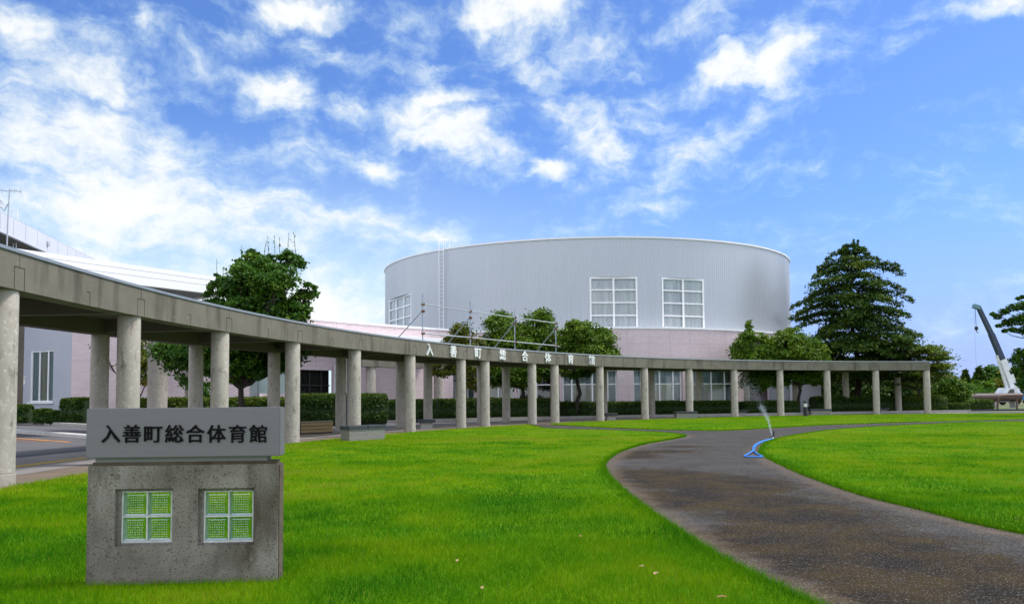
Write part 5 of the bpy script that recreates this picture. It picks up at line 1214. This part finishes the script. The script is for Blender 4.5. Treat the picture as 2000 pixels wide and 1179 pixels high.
# planter kerb below the hedges
def planter_kerb():
    pts = [hp(838, 46.8), hp(960, 48.8), hp(1090, 51), hp(1200, 53.2), hp(1320, 54.6), hp(1440, 55.8), hp(1560, 57.4), hp(1700, 60.5), hp(1830, 61.8), hp(1895, 62)]
    b = MB()
    for p, q in zip(pts[:-1], pts[1:]):
        p = np.array(p); q = np.array(q); d = (q-p)/np.linalg.norm(q-p); n = np.array([-d[1], d[0]])*.12
        b.hexa([(*(p-n), -.01), (*(q-n), -.01), (*(q+n), -.01), (*(p+n), -.01)], [(*(p-n), .20), (*(q-n), .20), (*(q+n), .20), (*(p+n), .20)])
    tag(b.build('planter_kerb', KERBM), kind='structure')
planter_kerb()

# far trees
for i, (px, top, w, Y, lb) in enumerate(((1887,722,30,170,'small pointed distant cedar, leftmost in the far row'), (1914,717,44,160,'taller pointed distant cedar beside the hanging hook line'), (1966,708,40,165,'distant cedar directly behind the crane boom foot'), (1870,740,26,190,'faint low distant cedar right of the rounded shrub'))):
    b = at(px, 775, Y); conifer((b[0], b[1]), at(px, top, Y)[2], .6, w*Y/F*.55, 12, lb, 90+i, leaf=.7, dens=.9, group='far trees beyond the crane', name='distant_cedar', ns=9)
for i, (px, py, rx, ry, Y, lb, m) in enumerate(((1943,742,26,30,165,'distant dark round tree left of the crane boom', LEAF_DK), (1915,757,22,16,150,'pale grey-green distant bushy tree below the cedars', LEAF_LT), (1940,765,44,16,140,'low dark distant thicket above the brown pipe', LEAF_DK), (1990,745,30,34,150,'yellow-green distant tree at the right edge behind the crane', LEAF_YL), (2060,735,50,50,160,'distant dark tree beyond the right edge', LEAF_DK), (1790,770,40,24,150,'distant dark tree far behind the maple', LEAF_DK))):
    b = at(px, 775, Y); broad_tree('distant_tree', b, [L4(px,py,Y,rx,ry), L4(px-rx*.5,py+ry*.4,Y,rx*.6,ry*.6), L4(px+rx*.5,py+ry*.4,Y,rx*.6,ry*.6)], 3200, .6, m, lb, .25, 1.2, group='far trees beyond the crane', seed=100+i, clump=.2)

for i, (px, py, rx, ry, Y, lb) in enumerate(((1650,745,60,40,78,'shadowy evergreen bush mass low behind the tall conifer trunk'), (1730,750,50,36,80,'shadowy evergreen bush low behind the maple trunk'), (1785,752,40,34,82,'dark evergreen bush beyond the right end column'))):
    b = at(px, 790, Y); broad_tree('evergreen_bush', b, [L4(px,py,Y,rx,ry,rx*.6), L4(px-rx*.6,py+12,Y,rx*.6,ry*.8), L4(px+rx*.6,py+12,Y,rx*.6,ry*.8), L4(px,py+30,Y,rx*1.1,ry*.6,rx*.6)], 9000, .24, LEAF_CN, lb, .15, .5, group='evergreen bushes behind the conifer', seed=130+i, clump=.22)

# ------------------------------------------------------------------ crane, pipe, railing, van
def crane():
    Y = 105.; b = at(1985, 790, Y); k = Y/F
    c = thing('mobile_crane', (b[0], Y, 0), 'truck crane with raised dark blue and white telescopic boom at right', 'crane')
    X = lambda px, py, dy=0.: np.array(at(px, py, Y))+np.array([0, dy, 0])
    def bar(p, q, w0, w1, nm, m, d=.5):
        p, q = X(*p), X(*q); e = (q-p)/np.linalg.norm(q-p); s = np.array([e[2], 0, -e[0]]); f = np.array([0, 1, 0]); b_ = MB()
        b_.hexa([p-s*w0/2-f*d/2, p+s*w0/2-f*d/2, p+s*w0/2+f*d/2, p-s*w0/2+f*d/2], [q-s*w1/2-f*d/2, q+s*w1/2-f*d/2, q+s*w1/2+f*d/2, q-s*w1/2+f*d/2]); return b_.build(nm, m, c)
    BL = mat('dark_blue_boom', (.012,.028,.06), (.02,.04,.075), 2, .4); WH = mat('crane_white', (.72,.74,.76), (.55,.58,.60), 3, .4)
    bar((1984,772), (1957,702), 1.0, .9, 'base_boom', WH, .9); bar((1957.5,703), (1936,652), .62, .56, 'mid_boom', BL, .7); bar((1936,652), (1911,600), .52, .42, 'top_boom', BL, .55)
    bar((1972,774), (1947,694), .32, .26, 'luffing_cylinder', WH, .3)
    bar((1913,601), (1901,597), .55, .5, 'boom_head', mat('boom_head_paint', (.10,.22,.25), rough=.5), .6)
    MB().tube([tuple(X(1904.5,599)), tuple(X(1906.5,637))], .035, 5).build('hoist_rope', BLACKM, c); MB().tube([tuple(X(1901.5,599)), tuple(X(1907,718))], .02, 5).build('tag_line', GREYW, c)
    h = X(1907,641); q = MB(); q.lathe([(.05,.28),(.2,.22),(.24,.0),(.18,-.2),(.05,-.28)], 12, tuple(h)); q.tube([tuple(h+np.array([0,0,-.25])), tuple(h+np.array([.02,0,-.5])), tuple(h+np.array([.15,0,-.62])), tuple(h+np.array([.26,0,-.5]))], .05, 6); q.build('hook_block', BLACKM, c, True)
    # carrier truck
    z = lambda py: X(1980, py)[2]
    x0, x1 = X(1978, 790)[0], X(2075, 790)[0]; cx = (x0+x1)/2
    MB().bbox((cx, Y, .95), (x1-x0, 2.4, .5), 0, .05).build('chassis', mat('carrier_blue', (.03,.16,.42), (.025,.13,.36), 2, .4), c)
    MB().bbox((X(1988,780)[0]+3.9, Y-1.0, 1.35), (7.5, .5, 1.2), 0, .08).build('blue_cover', MATS['carrier_blue'], c); MB().bbox((X(2000,780)[0], Y, 1.35), (2.0, 2.0, .5), 0, .12).build('turntable', WH, c)
    cab = MB(); a = x0-1.9
    prof = [(a,.45),(x0-.05,.45),(x0-.05,2.35),(a+.75,2.35),(a+.1,1.45)]
    cab.ngon([(p[0], Y-1.2, p[1]) for p in prof]); cab.ngon([(p[0], Y+1.2, p[1]) for p in reversed(prof)])
    for p, q in zip(prof, prof[1:]+prof[:1]): cab.quad((p[0],Y-1.2,p[1]), (p[0],Y+1.2,p[1]), (q[0],Y+1.2,q[1]), (q[0],Y-1.2,q[1]))
    cb = cab.build('cab', WH, c); MB().ngon([(a+.35,Y-1.21,1.45),(x0-.5,Y-1.21,1.45),(x0-.5,Y-1.21,2.15),(a+.85,Y-1.21,2.15)]).build('cab_window', DARKG, cb)
    MB().box(((a+x0)/2, Y-1.212, .85), (1.75, .02, .3)).build('blue_stripe', MATS['carrier_blue'], cb)
    for px in (1968, 1996, 2020, 2052):
        for dy in (-1.05, 1.05):
            p = X(px, 790); w = MB(); pr = [(.05,-.14),(.46,-.14),(.5,-.08),(.5,.08),(.46,.14),(.05,.14)]; w.lathe(pr, 18); vv = np.array(w.v); w.v = [tuple(q) for q in np.column_stack([vv[:, 0]+p[0], vv[:, 2]+Y+dy, vv[:, 1]+.5])]; w.build('wheel', BLACKM, c, True)
crane()
def pipe():
    Y = 84.; a = at(1889, 776, Y); b = at(1992, 776, Y); t = thing('brown_pipe', (a[0], Y, 0), 'long brown steel pipe lying across supports behind the low hedge', 'pipe')
    MB().tube([(a[0], Y, 1.12), (b[0], Y, 1.12)], .46, 20).build('pipe_shell', BROWNP, t, True)
    for f in (.12, .5, .88): x = a[0]+(b[0]-a[0])*f; MB().box((x, Y, .33), (.3, 1., .66)).build('support', KERBM, t)
pipe()
def railing():
    Y = 68.; t0 = at(1950, 804, Y); t = thing('brown_railing', (t0[0], Y, 0), 'brown bent tube railing at the right edge before the truck', 'railing'); X = lambda px, py: (at(px, py, Y)[0], Y, at(px, py, Y)[2])
    b = X(1948, 805); pts = [(b[0], Y, -.02), X(1949, 786), X(1950, 778), X(1954, 773.5), X(1962, 772), X(2000, 771), X(2060, 770)]
    MB().tube(pts, .085, 8).build('top_tube', mat('brown_rail_paint', (.11,.055,.032), (.08,.04,.025), 3, .5), t, True)
    for px in (1985.5, 2030): p = X(px, 772); MB().tube([(p[0], Y, -.02), p], .07, 8).build('post', MATS['brown_rail_paint'], t, True)
    p, q = X(1949, 803), X(2060, 802); MB().box(((p[0]+q[0])/2-1.2, Y+.1, .06), (q[0]-p[0]+3, .4, .14)).build('plinth', SLATE, t)
railing()

# ------------------------------------------------------------------ hose, sprinkler, spray, leaves
HOSE = mat('blue_hose', (.035,.21,.62), (.03,.18,.52), 10, .35)
def hose():
    pts = G2([(1509,858),(1496,860.5),(1484,864.5),(1475,870),(1470.5,876),(1472.5,882),(1480,888.5),(1489,893.2),(1472,893.6),(1454,892.5),(1461,888.5),(1471,883.5),(1474,878),(1475.5,872.5),(1484,866.5),(1495,862),(1504,860)])
    c = catmull(pts, n=7); b = MB(); b.tube([(p[0], p[1], .028+.03*(1 if 70 < i < 90 else 0)*math.sin((i-70)/20*pi)) for i, p in enumerate(c)], .020, 8)
    o = b.build('garden_hose', HOSE, None, True); tag(o, 'looped blue garden hose lying on the path at the round lawn edge', 'hose')
hose()
SPX = g(1511, 857.5)
def sprinkler():
    p = SPX; t = thing('sprinkler', (p[0], p[1], 0), 'small black sprinkler head on a spike at the lawn edge beside the hose end', 'sprinkler'); q = (p[0], p[1], 0)
    MB().lathe([(.012,-.02),(.016,.10),(.035,.11),(.035,.16),(.02,.17),(.02,.22),(.03,.23),(.03,.25),(.012,.27)], 12, q).build('body', BLACKM, t, True)
    MB().tube([(p[0], p[1], .235), (p[0]-.05, p[1], .27)], .012, 6).build('nozzle', BLACKM, t, True); MB().tube([(p[0]+.03, p[1], .19), (p[0]+.045, p[1], .26), (p[0]-.04, p[1], .30)], .007, 5).build('impact_arm', BLACKM, t, True)
    MB().lathe([(.022,.01),(.022,.08)], 10, (p[0]-.02, p[1]-.01, 0)).build('hose_coupling', TRIM, t, True)
sprinkler()
def spray():
    rng = np.random.default_rng(77); p = np.array([SPX[0]-.04, SPX[1], .27]); Y = SPX[1]
    A = at(1507, 849, Y); way = [at(1508,850,Y), at(1501,822,Y-.1), at(1493,804,Y-.2), at(1484,788,Y-.2), at(1470,768,Y-.1), at(1452,748,Y+.2), at(1436,737,Y+.6)]
    W_ = np.array(way); V = []
    n = 4200; u = rng.random(n)**1.05*6; i = np.clip(u.astype(int), 0, 5); f = (u-i)[:, None]; c = W_[i]*(1-f)+W_[i+1]*f; d = W_[i+1]-W_[i]; d /= np.linalg.norm(d, axis=1)[:, None]
    sp = (.008+.060*(u/6)**1.1*1.6)[:, None]*np.where(u < 3, 1, 1.5)[:, None]; c = c+rng.normal(size=(n, 3))*sp*np.array([1.2, 1.5, 1.])
    gap = (u > 2.75) & (u < 3.35) & (rng.random(n) < .75); keep = ~gap & (rng.random(n) < np.where(u > 4.4, np.clip(1-(u-4.4)/1.9, .12, 1), 1)); c = c[keep]; d = d[keep]; u = u[keep]; n = len(c)
    r = (.0011+.0012*rng.random(n))[:, None]; l = r*(2.5+3*rng.random(n)[:, None]); s = np.cross(d, rng.normal(size=(n, 3))); s /= np.linalg.norm(s, axis=1)[:, None]; s2 = np.cross(d, s)
    a, b = c-d*l, c+d*l; e = [c+s*r, c+(-.5*s+.866*s2)*r, c+(-.5*s-.866*s2)*r]
    for k in range(3): V += [np.stack([a, e[(k+1) % 3], e[k]], 1), np.stack([b, e[k], e[(k+1) % 3]], 1)]
    V = np.concatenate(V).reshape(-1, 3); m = leaf_mat('water_drops', [(0., (.85,.90,.95)), (1., (.85,.90,.95))], .5, .1)
    o = arr_mesh('water_spray', V, 3, m); tag(o, kind='stuff')
spray()
def leaves():
    LB = mat('dead_leaf', (.26,.14,.045), (.16,.075,.022), 20, .8); LP = mat('pale_dead_leaf', (.33,.24,.11), (.24,.15,.06), 20, .8)
    for i, (px, py, s, m, lb) in enumerate(((1253,1105,.055,LP,'curled pale leaf on the lawn, left of the pair near the path'), (1281,1119,.055,LP,'curled pale leaf on the lawn, right of the pair near the path'), (1410,1165,.06,LB,'curled orange-brown leaf near the lower lawn tip by the path'),
        (893,1094,.05,LP,'small whitish leaf in the middle of the front lawn'), (942,1147,.045,LP,'small whitish leaf on the front lawn near the picture bottom'), (696,930,.06,LB,'brown leaf on the lawn right of the sign panel'), (642,892,.07,LB,'brown leaf on the lawn below the largest stone bench'), (846,927,.06,LB,'brown leaf on the lawn left of the middle'), (1134,1046,.05,LB,'brown leaf on the lawn left of the path bend'), (1987,1011,.06,LP,'pale leaf on the round lawn at the right edge'), (1687,876,.08,LP,'pale leaf on the round lawn behind the hose'), (1797,904,.07,LB,'dark leaf in the middle of the round lawn'))):
        s *= .62; p = g(px, py, .075); rng = random.Random(i); a = rng.uniform(0, 6.28); b = MB(); n = 6
        L_ = [(-1,0,0),(-.5,.36,.14),(.1,.45,.22),(.6,.28,.12),(1.05,0,.2),(.6,-.28,.05),(.1,-.42,.16),(-.5,-.33,.02)]
        v = [(x*s*math.cos(a)-y*s*math.sin(a), x*s*math.sin(a)+y*s*math.cos(a), z*s*1.4) for x, y, z in L_]; spine = [(x*s*math.cos(a), x*s*math.sin(a), .0) for x in (-.5,.1,.6)]
        b.v = v+spine; b.f = [(0,1,8),(0,8,7),(1,2,9,8),(8,9,6,7),(2,3,10,9),(9,10,5,6),(3,4,10),(10,4,5)]
        o = b.build('fallen_leaf', m, None, True); o.location = tuple(p); tag(o, lb, 'leaf', 'fallen leaves on the lawn')
leaves()
